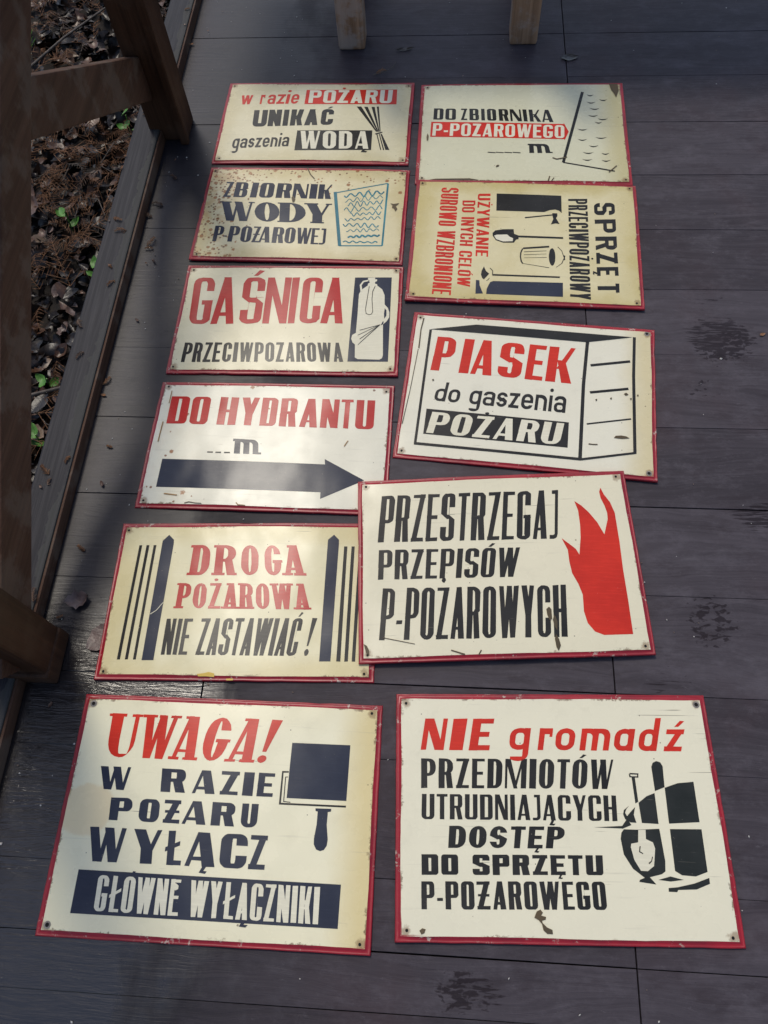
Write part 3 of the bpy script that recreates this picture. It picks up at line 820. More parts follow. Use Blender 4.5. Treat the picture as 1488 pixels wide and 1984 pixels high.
        ["line",[[123.3,-81.8],[125.2,-80.9],[127.1,-79.2],[128.9,-77.7],[130.9,-77.4],[133.0,-78.4],[135.1,-80.1],[137.2,-81.2],[139.1,-80.6],[140.9,-78.5],[142.7,-76.1],[144.6,-74.9],[146.7,-75.8],[148.8,-78.1],[151.0,-80.2],[153.0,-80.3],[154.8,-78.3],[156.6,-75.5],[158.4,-73.6],[160.4,-73.8],[162.5,-75.7],[164.7,-77.8],[166.7,-78.5],[168.6,-77.4],[170.4,-75.2],[172.3,-73.5],[174.2,-73.0],[176.3,-73.9],[178.4,-75.3],[180.4,-76.1],[182.4,-75.9],[184.3,-74.5],[186.1,-72.9],[188.0,-71.9],[190.0,-72.1],[192.1,-73.3],[194.2,-74.7],[196.2,-75.2],[198.1,-74.1],[199.9,-71.9],[201.7,-69.9]],5.11,"teal","pictogram",1],
        ["line",[[113.3,-97.0],[115.3,-95.4],[117.3,-93.9],[119.3,-93.4],[121.5,-94.2],[123.8,-96.1],[126.1,-98.0],[128.3,-99.0],[130.4,-98.4],[132.4,-96.5],[134.3,-94.2],[136.3,-92.7],[138.4,-92.8],[140.7,-94.4],[143.0,-96.5],[145.2,-98.1],[147.4,-98.4],[149.4,-97.4],[151.4,-95.6],[153.4,-94.1],[155.4,-93.4],[157.6,-93.9],[159.8,-95.1],[162.0,-96.4],[164.2,-97.2],[166.3,-97.1],[168.4,-96.3],[170.4,-95.0],[172.4,-93.9],[174.5,-93.5],[176.6,-94.0],[178.9,-95.3],[181.1,-96.8],[183.3,-97.7],[185.4,-97.4],[187.4,-96.0],[189.3,-94.0],[191.3,-92.4],[193.4,-92.3],[195.6,-93.6],[197.9,-95.8]],3.32,"teal","pictogram",1],
        ["line",[[-4.8,158.1],[6.5,133.4],[18.5,118.2]],2.69,"rust","paint_chip",4],
        ["poly",[[220.6,35.5],[229.1,33.7],[243.5,37.2],[238.9,30.3],[235.2,27.5],[239.8,16.2],[235.3,8.2],[230.8,18.5],[226.2,19.9],[226.4,28.9]],"rust","paint_chip",4],
        ["poly",[[-33.5,49.5],[-29.5,56.1],[-22.3,44.5],[-24.0,34.8],[-27.6,32.0]],"rust","paint_chip",4],
    ],
    3: [
        ["word","GAŚNICA",[[-239.7,120.2],[130.4,121.0],[129.8,-17.1],[-233.3,-22.1]],"red",{"tv":0.1284,"th":0.09,"tn":0.1167,"r":0.14,"ext":[[0.0,0.138],[0.1438,0.2969],[0.3288,0.4729],[0.4836,0.6403],[0.6458,0.6918],[0.7188,0.8499],[0.8573,1.0]]}],
        ["word","PRZECIWPOZAROWA",[[-231.9,-75.5],[130.9,-72.6],[139.3,-125.1],[-232.9,-130.9]],"black",{"tv":0.1878,"th":0.12,"tn":0.1143,"r":0.2}],
        ["poly",[[149.2,122.1],[237.1,124.2],[240.1,-123.2],[148.9,-124.3]],"navy","painted_band",1],
        ["poly",[[180.7,121.3],[197.1,122.4],[197.3,117.3],[202.4,117.3],[202.7,111.2],[197.7,108.6],[198.0,103.5],[203.1,102.1],[204.1,97.0],[216.2,86.0],[222.8,68.5],[224.4,40.4],[232.4,30.2],[236.7,17.1],[236.5,2.6],[231.0,-9.5],[223.4,-17.8],[227.6,-105.4],[226.5,-113.6],[220.8,-117.9],[171.8,-117.3],[164.9,-113.0],[162.7,-77.0],[156.8,-71.6],[153.1,-60.9],[154.7,-50.4],[162.6,-44.1],[162.9,16.0],[162.1,70.4],[167.1,84.0],[180.8,96.8],[181.6,103.4],[185.4,106.0],[183.8,113.6],[181.0,114.6]],"cream","pictogram",2],
        ["line",[[181.9,112.6],[170.4,109.4],[164.4,98.2],[167.1,78.0]],4.37,"cream","pictogram",3],
        ["poly",[[224.8,29.1],[229.3,22.8],[230.3,7.3],[225.8,-1.4],[224.0,12.1]],"navy","pictogram",3],
        ["poly",[[222.3,-9.6],[225.0,-10.1],[223.8,-17.8],[218.0,-21.7]],"navy","pictogram",3],
        ["line",[[184.8,94.8],[182.7,60.6],[180.1,23.6],[183.0,12.4],[189.3,8.6],[195.6,11.6],[197.5,18.9],[193.8,55.8],[194.2,78.3],[199.1,95.9]],1.53,"black","pictogram",4],
        ["line",[[217.1,-19.3],[170.9,-36.9]],1.28,"black","pictogram",4],
        ["line",[[217.1,-19.3],[167.2,-51.1]],1.28,"black","pictogram",4],
        ["line",[[217.1,-19.3],[172.3,-61.8]],1.28,"black","pictogram",4],
        ["line",[[217.1,-19.3],[174.7,-71.1]],1.28,"black","pictogram",4],
        ["line",[[217.1,-19.3],[169.5,-77.8]],1.28,"black","pictogram",4],
    ],
    4: [
        ["word","DO HYDRANTU",[[-232.1,117.3],[222.5,117.2],[222.9,43.0],[-231.2,45.6]],"red",{"tv":0.2633,"th":0.09,"tn":0.1699,"r":0.14,"ext":[[0.0,0.0954],[0.1097,0.1986],None,[0.2449,0.3365],[0.3534,0.4389],[0.4541,0.5323],[0.5472,0.6292],[0.645,0.7311],[0.7445,0.8298],[0.8386,0.8963],[0.9113,1.0]]}],
        ["word","m",[[-75.8,9.9],[-10.4,7.9],[-5.2,-27.3],[-73.4,-26.4]],"navy",{"lc":1,"tv":0.3509,"th":0.2,"mserif":1,"ext":[[0.0469,0.8255]],"tn":0.24}],
        ["line",[[-128.3,-24.6],[-116.0,-24.5]],3.59,"black","pictogram",1],
        ["line",[[-110.8,-25.0],[-98.2,-24.8]],3.5,"black","pictogram",1],
        ["line",[[-91.8,-24.8],[-78.8,-24.6]],3.5,"black","pictogram",1],
        ["poly",[[-223.6,-43.1],[126.9,-46.2],[125.4,-33.3],[211.7,-80.7],[124.5,-127.4],[123.5,-112.1],[-224.5,-110.7]],"navy","pictogram",1],
        ["line",[[-234.7,132.0],[-234.7,97.8]],1.84,"stain","rust_streak",4],
        ["line",[[-239.3,50.0],[-240.6,-1.1]],2.24,"stain","rust_streak",4],
        ["line",[[-204.6,-125.9],[-175.9,-129.2]],2.56,"stain","rust_streak",4],
        ["line",[[170.8,12.6],[163.9,-1.3]],2.24,"stain","rust_streak",4],
        ["line",[[-157.5,-146.8],[-148.4,-143.6],[-134.6,-146.0],[-121.1,-146.5]],2.13,"rust","paint_chip",4],
        ["line",[[-49.1,-142.0],[-44.5,-146.9],[-29.1,-148.1]],1.75,"stain","rust_streak",4],
    ],
    5: [
        ["poly",[[-161.7,134.5],[-150.3,123.5],[-149.4,114.8],[-153.8,-124.2],[-176.4,-124.4],[-173.1,121.3]],"navy","pictogram",1],
        ["poly",[[-219.5,111.7],[-213.8,111.7],[-218.1,-123.5],[-223.8,-123.5]],"black","pictogram",1],
        ["poly",[[-204.9,111.7],[-199.2,111.7],[-202.6,-123.4],[-208.7,-123.4]],"black","pictogram",1],
        ["poly",[[-190.3,111.7],[-184.6,111.7],[-187.5,-123.3],[-193.2,-123.3]],"black","pictogram",1],
        ["poly",[[174.8,134.2],[185.3,123.3],[185.3,114.6],[180.5,-123.4],[159.1,-123.5],[163.0,123.3]],"navy","pictogram",1],
        ["poly",[[196.0,109.0],[202.7,109.0],[198.7,-123.3],[191.3,-123.3]],"black","pictogram",1],
        ["poly",[[210.6,109.0],[217.4,109.0],[212.7,-123.2],[206.0,-123.2]],"black","pictogram",1],
        ["poly",[[225.7,109.0],[232.1,109.0],[226.3,-123.1],[220.1,-123.2]],"black","pictogram",1],
        ["word","DROGA",[[-110.0,111.3],[110.2,110.3],[121.8,46.3],[-111.4,46.8]],"red",{"tv":0.2593,"th":0.1,"tn":0.1667,"serif":0.0741,"r":0.35,"ext":[[0.0103,0.175],[0.2226,0.4087],[0.4558,0.6081],[0.6621,0.8053],[0.8306,0.9983]]}],
        ["word","POŻAROWA",[[-125.6,29.8],[126.5,29.4],[135.8,-23.2],[-126.5,-22.0]],"red",{"tv":0.2185,"th":0.1,"tn":0.171,"serif":0.076,"r":0.35}],
        ["word","NIE ZASTAWIAĆ !",[[-139.6,-43.2],[151.4,-40.1],[139.9,-113.5],[-141.2,-113.6]],"black",{"tv":0.1168,"th":0.09,"tn":0.0973,"r":0.12}],
        ["line",[[-151.4,-10.0],[-162.8,-26.5],[-173.9,-34.5]],1.34,"cream","scratch",4],
        ["poly",[[-67.6,-149.8],[-55.5,-148.6],[-45.8,-145.9],[-35.1,-148.5],[-34.3,-155.1],[-49.2,-154.1],[-64.1,-154.2]],"yellow","paint_chip",4],
        ["poly",[[-11.7,-158.2],[1.2,-157.4],[1.6,-161.1],[-10.6,-161.1]],"yellow","paint_chip",4],
    ],
    6: [
        ["word","UWAGA!",[[-216.6,163.2],[98.1,163.2],[78.9,87.5],[-215.2,86.6]],"red",{"tv":0.2799,"th":0.08,"tn":0.1037,"serif":0.0726,"r":0.4,"ext":[[0.0,0.1639],[0.2037,0.3924],[0.4077,0.5519],[0.5791,0.7225],[0.7525,0.8983],[0.9357,1.0]]}],
        ["word","W RAZIE",[[-219.4,70.8],[94.0,71.1],[93.1,32.4],[-213.7,32.4]],"navy",{"tv":0.4492,"th":0.15,"tn":0.1497,"r":0.25,"ext":[[0.0,0.1776],None,[0.3572,0.5],[0.5388,0.6708],[0.6992,0.8012],[0.8266,0.8859],[0.9084,1.0]]}],
        ["word","POƵARU",[[-189.6,19.6],[70.9,19.8],[71.3,-18.0],[-187.1,-16.8]],"navy",{"tv":0.4357,"th":0.16,"tn":0.1634,"r":0.3,"ext":[[0.0,0.1517],[0.202,0.3394],[0.3696,0.4814],[0.4981,0.6594],[0.6927,0.8514],[0.8913,1.0]]}],
        ["word","WYŁĄCZ",[[-217.1,-28.7],[92.5,-29.4],[92.4,-81.6],[-210.5,-82.4]],"navy",{"tv":0.4649,"th":0.14,"tn":0.155,"r":0.25,"ext":[[0.0,0.2106],[0.2529,0.4133],[0.4368,0.5315],[0.5523,0.7224],[0.7458,0.8944],[0.9082,1.0]]}],
        ["poly",[[-222.3,-95.8],[221.3,-97.6],[220.8,-161.6],[-222.4,-161.0]],"navy","painted_band",1],
        ["word","GŁÓWNE WYŁĄCZNIKI",[[-186.0,-102.7],[187.1,-102.9],[188.5,-156.9],[-184.1,-155.9]],"cream",{"tv":0.1705,"th":0.09,"tn":0.1364,"r":0.14,"lay":2,"acc":"navy"}],
        ["poly",[[118.2,124.6],[221.9,124.8],[221.3,31.8],[117.7,31.8]],"navy","pictogram",1],
        ["line",[[117.1,74.9],[106.7,74.5],[107.2,22.2],[221.1,22.7]],2.96,"black","pictogram",1],
        ["line",[[116.7,66.3],[112.4,66.1],[113.2,26.0],[124.9,25.3]],1.48,"black","pictogram",1],
        ["poly",[[169.2,17.7],[196.0,18.0],[196.3,13.7],[190.9,12.7],[190.4,-7.7],[193.9,-30.7],[193.0,-40.2],[188.6,-46.9],[182.5,-49.0],[175.3,-46.7],[171.3,-39.3],[170.8,-29.8],[173.2,-8.5],[173.1,12.3],[169.6,12.9]],"navy","pictogram",1],
        ["poly",[[-57.0,-111.4],[-52.5,-108.7],[-47.7,-112.1],[-47.7,-117.2],[-52.2,-119.6],[-57.0,-116.2]],"cream","paint_chip",4],
    ],
    7: [
        ["word","DO ZBIORNIKA",[[-235.6,89.2],[78.6,81.9],[83.4,33.7],[-236.0,43.9]],"black",{"tv":0.2197,"th":0.12,"tn":0.1065,"r":0.15,"ext":[[0.0,0.0842],[0.1008,0.19],None,[0.2329,0.2846],[0.304,0.3838],[0.4033,0.433],[0.4524,0.5297],[0.5517,0.6331],[0.6459,0.7398],[0.7555,0.7877],[0.8068,0.8995],[0.9073,1.0]]}],
        ["poly",[[-241.0,34.7],[109.5,27.0],[109.3,32.5],[121.5,-2.6],[109.7,-35.0],[109.0,-31.4],[-241.6,-24.0]],"red","painted_band",1],
        ["word","P-POZAROWEGO",[[-235.4,28.6],[110.9,21.6],[109.2,-28.4],[-236.5,-19.8]],"cream",{"tv":0.182,"th":0.14,"tn":0.1078,"r":0.2,"lay":2}],
        ["word","m",[[15.0,-50.1],[74.8,-49.9],[80.7,-83.9],[14.9,-84.1]],"black",{"lc":1,"tv":0.3421,"th":0.22,"mserif":1,"ext":[[0.0426,0.8663]],"tn":0.264}],
        ["line",[[-89.5,-82.6],[-69.4,-84.3]],3.12,"black","pictogram",1],
        ["line",[[-68.6,-82.6],[-48.5,-84.3]],3.12,"black","pictogram",1],
        ["line",[[-46.9,-82.5],[-26.9,-84.2]],3.12,"black","pictogram",1],
        ["line",[[-25.3,-82.4],[-5.2,-84.1]],3.2,"black","pictogram",1],
        ["line",[[164.6,155.0],[103.1,-118.5]],7.83,"black","pictogram",1],
        ["line",[[102.8,-117.9],[231.5,-147.7]],4.56,"black","pictogram",1],
        ["poly",[[175.1,144.7],[177.3,141.8],[179.5,139.3],[181.7,137.6],[184.0,137.1],[186.3,137.7],[188.7,139.3],[191.2,141.8],[193.6,144.8],[191.3,143.5],[188.9,142.5],[186.5,141.8],[184.2,141.5],[181.9,141.8],[179.6,142.5],[177.4,143.5]],"black","pictogram",1],
        ["poly",[[207.3,125.7],[209.9,122.7],[212.5,120.3],[215.1,118.6],[217.8,118.1],[220.5,118.7],[223.3,120.3],[226.2,122.8],[229.1,125.7],[226.3,124.5],[223.5,123.5],[220.8,122.8],[218.0,122.5],[215.3,122.7],[212.6,123.4],[210.0,124.4]],"black","pictogram",1],
        ["poly",[[172.9,115.4],[175.9,112.5],[178.9,110.1],[181.9,108.4],[185.0,107.9],[188.2,108.5],[191.4,110.1],[194.7,112.6],[198.0,115.5],[194.8,114.3],[191.6,113.2],[188.4,112.5],[185.3,112.3],[182.1,112.5],[179.0,113.2],[176.0,114.2]],"black","pictogram",1],
        ["poly",[[180.0,90.3],[183.2,87.4],[186.4,85.0],[189.6,83.4],[192.9,82.8],[196.3,83.4],[199.7,85.0],[203.1,87.4],[206.6,90.3],[203.2,89.1],[199.8,88.1],[196.5,87.4],[193.1,87.2],[189.8,87.4],[186.5,88.1],[183.3,89.1]],"black","pictogram",1],
        ["poly",[[174.5,62.9],[177.7,60.0],[180.8,57.6],[184.1,56.0],[187.4,55.5],[190.7,56.0],[194.1,57.7],[197.5,60.1],[201.0,62.9],[197.6,61.7],[194.2,60.7],[190.9,60.0],[187.6,59.8],[184.3,60.0],[181.0,60.7],[177.7,61.7]],"black","pictogram",1],
        ["poly",[[198.6,49.9],[202.0,47.1],[205.3,44.7],[208.8,43.2],[212.2,42.6],[215.8,43.2],[219.4,44.8],[223.0,47.2],[226.7,50.0],[223.1,48.8],[219.5,47.8],[216.0,47.1],[212.5,46.9],[209.0,47.1],[205.5,47.8],[202.1,48.8]],"black","pictogram",1],
        ["poly",[[190.5,36.4],[192.9,33.6],[195.3,31.2],[197.8,29.7],[200.4,29.1],[203.0,29.7],[205.6,31.3],[208.3,33.7],[211.1,36.5],[208.4,35.3],[205.8,34.3],[203.2,33.6],[200.6,33.4],[198.0,33.6],[195.5,34.3],[193.0,35.2]],"black","pictogram",1],
        ["poly",[[144.5,8.9],[147.6,6.1],[150.8,3.8],[154.0,2.2],[157.2,1.7],[160.5,2.2],[163.8,3.8],[167.2,6.2],[170.6,9.0],[167.3,7.8],[164.0,6.8],[160.7,6.1],[157.4,5.9],[154.1,6.1],[150.9,6.8],[147.7,7.7]],"black","pictogram",1],
        ["poly",[[188.2,-22.3],[191.9,-25.0],[195.7,-27.3],[199.4,-28.8],[203.3,-29.4],[207.2,-28.8],[211.1,-27.3],[215.1,-24.9],[219.1,-22.2],[215.2,-23.3],[211.3,-24.3],[207.4,-25.0],[203.5,-25.2],[199.7,-25.0],[195.8,-24.4],[192.0,-23.4]],"black","pictogram",1],
        ["poly",[[143.6,-30.1],[146.5,-32.9],[149.4,-35.2],[152.4,-36.7],[155.4,-37.2],[158.5,-36.7],[161.6,-35.1],[164.8,-32.8],[167.9,-30.1],[164.8,-31.2],[161.7,-32.2],[158.7,-32.8],[155.6,-33.1],[152.6,-32.9],[149.6,-32.2],[146.6,-31.3]],"black","pictogram",1],
        ["poly",[[170.0,-53.8],[173.1,-56.5],[176.2,-58.7],[179.4,-60.3],[182.6,-60.8],[185.8,-60.2],[189.1,-58.7],[192.5,-56.4],[195.9,-53.7],[192.6,-54.8],[189.3,-55.8],[186.0,-56.4],[182.8,-56.7],[179.6,-56.5],[176.4,-55.8],[173.2,-54.9]],"black","pictogram",1],
        ["poly",[[153.9,-79.0],[157.4,-81.7],[160.9,-83.9],[164.5,-85.4],[168.0,-86.0],[171.7,-85.4],[175.4,-83.9],[179.1,-81.6],[182.8,-78.9],[179.2,-80.1],[175.5,-81.0],[171.9,-81.7],[168.2,-81.9],[164.6,-81.7],[161.1,-81.1],[157.5,-80.1]],"black","pictogram",1],
        ["poly",[[201.5,-81.8],[203.9,-84.5],[206.3,-86.7],[208.7,-88.2],[211.2,-88.7],[213.7,-88.2],[216.3,-86.7],[218.9,-84.4],[221.6,-81.7],[219.0,-82.9],[216.5,-83.8],[213.9,-84.5],[211.4,-84.7],[208.9,-84.5],[206.4,-83.8],[204.0,-82.9]],"black","pictogram",1],
        ["poly",[[150.8,-104.5],[154.0,-107.2],[157.3,-109.4],[160.6,-110.9],[164.0,-111.4],[167.4,-110.9],[170.9,-109.4],[174.4,-107.1],[177.9,-104.5],[174.5,-105.6],[171.0,-106.5],[167.6,-107.2],[164.2,-107.4],[160.8,-107.2],[157.4,-106.6],[154.1,-105.6]],"black","pictogram",1],
        ["poly",[[199.7,-107.3],[202.6,-109.9],[205.4,-112.2],[208.3,-113.6],[211.3,-114.2],[214.3,-113.6],[217.4,-112.1],[220.5,-109.9],[223.7,-107.2],[220.6,-108.3],[217.5,-109.3],[214.5,-109.9],[211.5,-110.1],[208.5,-109.9],[205.6,-109.3],[202.6,-108.4]],"black","pictogram",1],
        ["poly",[[236.6,187.5],[259.8,186.3],[261.1,160.3],[253.0,132.1],[247.7,148.7],[241.4,162.9]],"rust","paint_chip",4],
        ["poly",[[-243.3,-184.0],[-221.9,-179.4],[-174.7,-178.7],[-135.3,-178.1],[-111.7,-183.6],[-174.5,-183.8]],"rust","paint_chip",4],
        ["line",[[76.2,-101.3],[87.2,-107.0],[103.3,-102.4],[113.4,-98.9]],3.64,"rust","paint_chip",4],
        ["line",[[216.2,-152.3],[237.5,-128.4]],3.04,"rust","paint_chip",4],
        ["line",[[63.1,-185.3],[67.5,-168.5]],3.04,"rust","paint_chip",4],
        ["line",[[71.0,-185.3],[78.0,-174.1]],2.54,"rust","paint_chip",4],
        ["poly",[[-68.5,-133.8],[-64.6,-129.3],[-59.4,-130.4],[-62.6,-136.1],[-67.7,-137.8]],"rust","paint_chip",4],
        ["poly",[[-249.1,-11.5],[-245.4,-21.0],[-246.4,-37.7],[-249.9,-40.7],[-251.3,-25.8]],"rust","paint_chip",4],
    ],
    8: [
        ["word","SPRZĘT",[[219.0,132.2],[219.2,-155.3],[169.7,-157.7],[168.3,128.0]],"black",{"tv":0.2746,"th":0.17,"tn":0.2608,"r":0.25,"ext":[[0.0,0.1435],[0.1953,0.3497],[0.3927,0.5436],[0.5723,0.692],[0.7298,0.8232],[0.9048,1.0]]}],
        ["word","PRZECIWPOŻAROWY",[[152.7,142.2],[153.4,-179.4],[106.3,-177.6],[106.0,139.3]],"black",{"tv":0.1778,"th":0.11,"tn":0.1641,"r":0.17}],
        ["word","UŻYWANIE",[[-86.0,150.7],[-85.9,-59.5],[-115.6,-58.4],[-117.3,149.9]],"red",{"tv":0.2712,"th":0.13,"tn":0.2034,"r":0.2}],
        ["word","DO INYCH CELÓW",[[-122.9,125.8],[-125.1,-154.1],[-155.4,-151.8],[-154.7,125.0]],"red",{"tv":0.2135,"th":0.12,"tn":0.1869,"r":0.2}],
        ["word","SUROWO WZBRONIONE",[[-166.3,168.2],[-168.5,-181.4],[-212.7,-179.9],[-209.8,169.7]],"red",{"tv":0.1861,"th":0.09,"tn":0.1595,"r":0.18}],
        ["poly",[[-70.9,151.6],[89.2,149.5],[89.6,90.5],[83.0,97.8],[73.8,101.6],[60.8,98.9],[46.6,91.6],[-70.0,92.9]],"black","pictogram",1],
        ["line",[[0.2,71.1],[74.7,84.3]],3.76,"black","pictogram",1],
        ["poly",[[66.3,88.7],[78.8,89.0],[78.8,79.2],[75.5,72.8],[84.3,53.6],[74.3,55.0],[63.1,51.2],[68.9,69.1],[67.2,78.9]],"black","pictogram",1],
        ["poly",[[-77.2,9.5],[-77.0,18.0],[-70.9,26.2],[-52.5,30.9],[-26.4,32.3],[-25.2,17.0],[-14.2,11.7],[-14.0,0.4],[-20.6,-2.1],[-25.4,-11.9],[-51.3,-12.8],[-69.2,-5.0]],"black","pictogram",1],
        ["poly",[[-73.4,9.0],[-66.7,12.1],[-41.9,14.1],[-35.0,6.4],[-27.4,2.2],[-28.0,-7.5],[-51.4,-9.4],[-68.4,-2.1]],"cream","pictogram",2],
        ["line",[[-20.5,8.6],[92.1,8.1]],5.65,"black","pictogram",2],
        ["line",[[-3.9,-29.5],[-8.2,-42.5],[-8.8,-56.3],[-6.9,-70.0],[-3.0,-77.5]],3.22,"black","pictogram",1],
        ["poly",[[-3.1,-26.2],[59.0,-18.2],[59.0,-23.8],[-3.0,-31.7]],"black","pictogram",1],
        ["line",[[-3.5,-76.5],[59.0,-87.4]],1.38,"black","pictogram",1],
        ["line",[[-0.8,-40.0],[52.5,-34.6]],1.61,"black","pictogram",1],
        ["line",[[-0.7,-49.4],[52.6,-44.5]],1.18,"black","pictogram",1],
        ["line",[[-0.5,-58.8],[52.7,-55.5]],1.15,"black","pictogram",1],
        ["poly",[[73.4,-53.0],[73.2,-60.1],[72.5,-66.7],[71.2,-72.4],[69.7,-76.8],[67.8,-79.6],[65.8,-80.6],[63.8,-79.8],[62.0,-77.1],[60.4,-72.9],[59.1,-67.3],[58.3,-60.7],[58.0,-53.6],[58.2,-46.5],[58.9,-39.8],[60.1,-34.1],[61.7,-29.6],[63.6,-26.8],[65.6,-25.8],[67.6,-26.6],[69.5,-29.3],[71.1,-33.6],[72.4,-39.3],[73.2,-45.9]],"black","pictogram",1],
        ["line",[[79.1,-20.8],[88.4,-33.2],[94.1,-54.9],[88.5,-72.6],[75.2,-85.6]],1.57,"black","pictogram",1],
        ["poly",[[91.3,-46.8],[96.6,-48.8],[95.7,-55.4],[96.5,-61.9],[91.3,-61.6],[93.3,-54.4]],"black","pictogram",2],
        ["line",[[-73.3,-114.9],[83.3,-115.4]],5.18,"black","pictogram",1],
        ["line",[[-79.7,-94.0],[-73.2,-103.0],[-73.6,-116.6]],1.84,"black","pictogram",2],
        ["poly",[[-94.4,-89.6],[-99.3,-103.0],[-100.5,-115.1],[-97.7,-125.8],[-93.4,-130.0],[-81.2,-112.0],[-88.9,-103.7]],"black","pictogram",1],
        ["line",[[-87.9,-134.0],[-83.9,-131.1],[-80.4,-125.0]],1.38,"black","pictogram",1],
        ["poly",[[-82.1,-146.7],[-78.3,-137.4],[-70.6,-133.8],[90.5,-132.1],[90.1,-174.3],[-86.5,-173.6],[-85.8,-158.7]],"navy","pictogram",1],
        ["poly",[[-111.9,-132.4],[-103.6,-132.6],[-102.6,-147.7],[-93.9,-172.9],[-111.5,-173.8]],"navy","pictogram",1],
    ],
    9: [
        ["line",[[-228.3,145.1],[-228.5,-159.0]],5.61,"black","pictogram",1],
        ["line",[[-230.7,-157.8],[116.3,-160.3]],6.27,"black","pictogram",2],
        ["poly",[[-230.2,146.0],[-126.1,168.5],[223.0,167.7],[176.6,156.4],[126.4,144.1],[119.9,143.5]],"black","pictogram",3],
        ["line",[[123.9,145.4],[118.0,27.5],[115.2,-160.4]],7.5,"black","pictogram",1],
        ["line",[[227.0,168.1],[225.0,62.4],[226.3,-134.9]],6.79,"black","pictogram",1],
        ["line",[[115.2,-160.9],[228.1,-132.9]],4.98,"black","pictogram",3],
        ["line",[[132.0,80.6],[217.6,100.7]],6.79,"black","pictogram",1],
        ["line",[[132.1,8.7],[213.6,26.9]],6.79,"black","pictogram",1],
        ["line",[[126.8,-72.7],[219.0,-50.1]],4.08,"black","pictogram",1],
        ["word","PIASEK",[[-210.8,127.3],[99.3,123.6],[91.7,26.9],[-216.6,32.7]],"red",{"tv":0.2242,"th":0.12,"tn":0.1281,"r":0.2,"ext":[[0.0,0.1476],[0.2017,0.2721],[0.2828,0.4363],[0.4736,0.6409],[0.6727,0.794],[0.8148,1.0]]}],
        ["word","do gaszenia",[[-197.9,-14.5],[83.2,-7.3],[81.0,-49.9],[-201.4,-47.1]],"black",{"lc":1,"tv":0.1819,"th":0.2,"tn":0.1819}],
        ["poly",[[-214.2,-69.0],[89.8,-72.7],[89.3,-135.5],[-214.2,-132.5]],"black","painted_band",1],
        ["word","POŻARU",[[-200.3,-75.9],[80.2,-76.5],[71.7,-130.5],[-208.5,-129.6]],"cream",{"tv":0.285,"th":0.13,"tn":0.1425,"r":0.3,"lay":2,"acc":"black"}],
        ["poly",[[183.4,-101.7],[187.1,-96.2],[198.5,-93.6],[208.8,-94.9],[215.7,-99.2],[200.5,-102.2]],"rust","paint_chip",4],
        ["poly",[[203.6,12.3],[208.6,15.7],[213.8,11.4],[207.6,7.9]],"rust","paint_chip",4],
        ["line",[[131.5,-121.8],[139.9,-122.3],[150.2,-121.2]],2.48,"rust","paint_chip",4],
        ["line",[[-247.5,176.0],[-250.6,143.2],[-249.5,89.9]],2.81,"rust","paint_chip",4],
        ["line",[[-250.5,87.2],[-255.6,-28.6],[-261.6,-112.6]],1.65,"rust","paint_chip",4],
        ["poly",[[143.6,-8.1],[147.2,-6.8],[147.7,-11.1],[145.0,-12.8]],"rust","paint_chip",4],
        ["poly",[[174.9,-1.2],[178.4,0.1],[178.8,-4.2],[176.1,-5.9]],"rust","paint_chip",4],
        ["poly",[[216.6,2.0],[220.1,3.3],[220.5,-1.0],[217.8,-2.7]],"rust","paint_chip",4],
        ["poly",[[231.3,12.6],[234.8,13.9],[235.2,9.6],[232.5,7.9]],"rust","paint_chip",4],
        ["poly",[[-82.6,-131.0],[-79.2,-129.7],[-78.4,-133.8],[-81.1,-135.5]],"rust","paint_chip",4],
        ["poly",[[-210.4,7.9],[-206.8,9.2],[-205.9,4.8],[-208.6,3.0]],"rust","paint_chip",4],
    ],
    10: [
        ["word","PRZESTRZEGAJ",[[-222.9,153.3],[134.1,150.9],[120.4,44.2],[-232.6,50.0]],"black",{"tv":0.1105,"th":0.075,"tn":0.0795,"r":0.1}],
        ["word","PRZEPISÓW",[[-231.1,33.4],[45.4,28.4],[34.0,-32.4],[-233.6,-28.9]],"black",{"tv":0.1704,"th":0.1,"tn":0.1289,"r":0.15}],
        ["word","P-POŻAROWYCH",[[-224.7,-47.1],[124.5,-52.0],[115.2,-153.6],[-233.5,-149.3]],"black",{"tv":0.1131,"th":0.075,"tn":0.0848,"r":0.12}],
        ["poly",[[218.4,153.0],[223.3,137.2],[233.2,120.0],[239.1,96.0],[239.0,33.7],[236.8,-23.9],[236.8,-83.7],[235.6,-152.3],[182.9,-152.4],[166.7,-145.1],[155.5,-128.6],[151.7,-105.9],[153.6,-72.5],[148.6,-51.1],[139.5,-29.2],[136.7,-4.9],[137.0,19.6],[128.0,44.8],[143.4,30.6],[152.4,21.2],[158.1,8.9],[165.2,45.7],[167.8,73.2],[167.8,103.7],[163.1,124.9],[175.6,114.3],[188.1,99.1],[201.5,76.5],[212.0,50.2],[223.2,82.6],[224.2,96.6],[221.3,110.9],[215.9,130.3],[214.9,143.4]],"red","pictogram",1],
        ["poly",[[82.0,-99.6],[87.3,-94.8],[91.4,-99.9],[90.8,-118.5],[86.1,-121.2],[82.3,-110.0]],"rust","paint_chip",4],
        ["poly",[[95.3,-110.4],[97.5,-114.5],[100.2,-124.9],[97.4,-141.1],[93.7,-132.8],[92.1,-120.5]],"rust","paint_chip",4],
        ["poly",[[94.5,-148.2],[99.2,-157.2],[100.7,-170.0],[95.6,-180.1],[92.6,-172.9],[91.5,-157.0]],"rust","paint_chip",4],
        ["poly",[[-262.3,-155.0],[-256.3,-159.2],[-252.4,-167.4],[-252.1,-177.4],[-257.6,-173.2]],"rust","paint_chip",4],
        ["line",[[-226.2,-144.6],[-167.0,-158.5]],1.31,"rust","paint_chip",4],
        ["line",[[-100.7,-172.3],[-75.9,-181.3]],2.62,"rust","paint_chip",4],
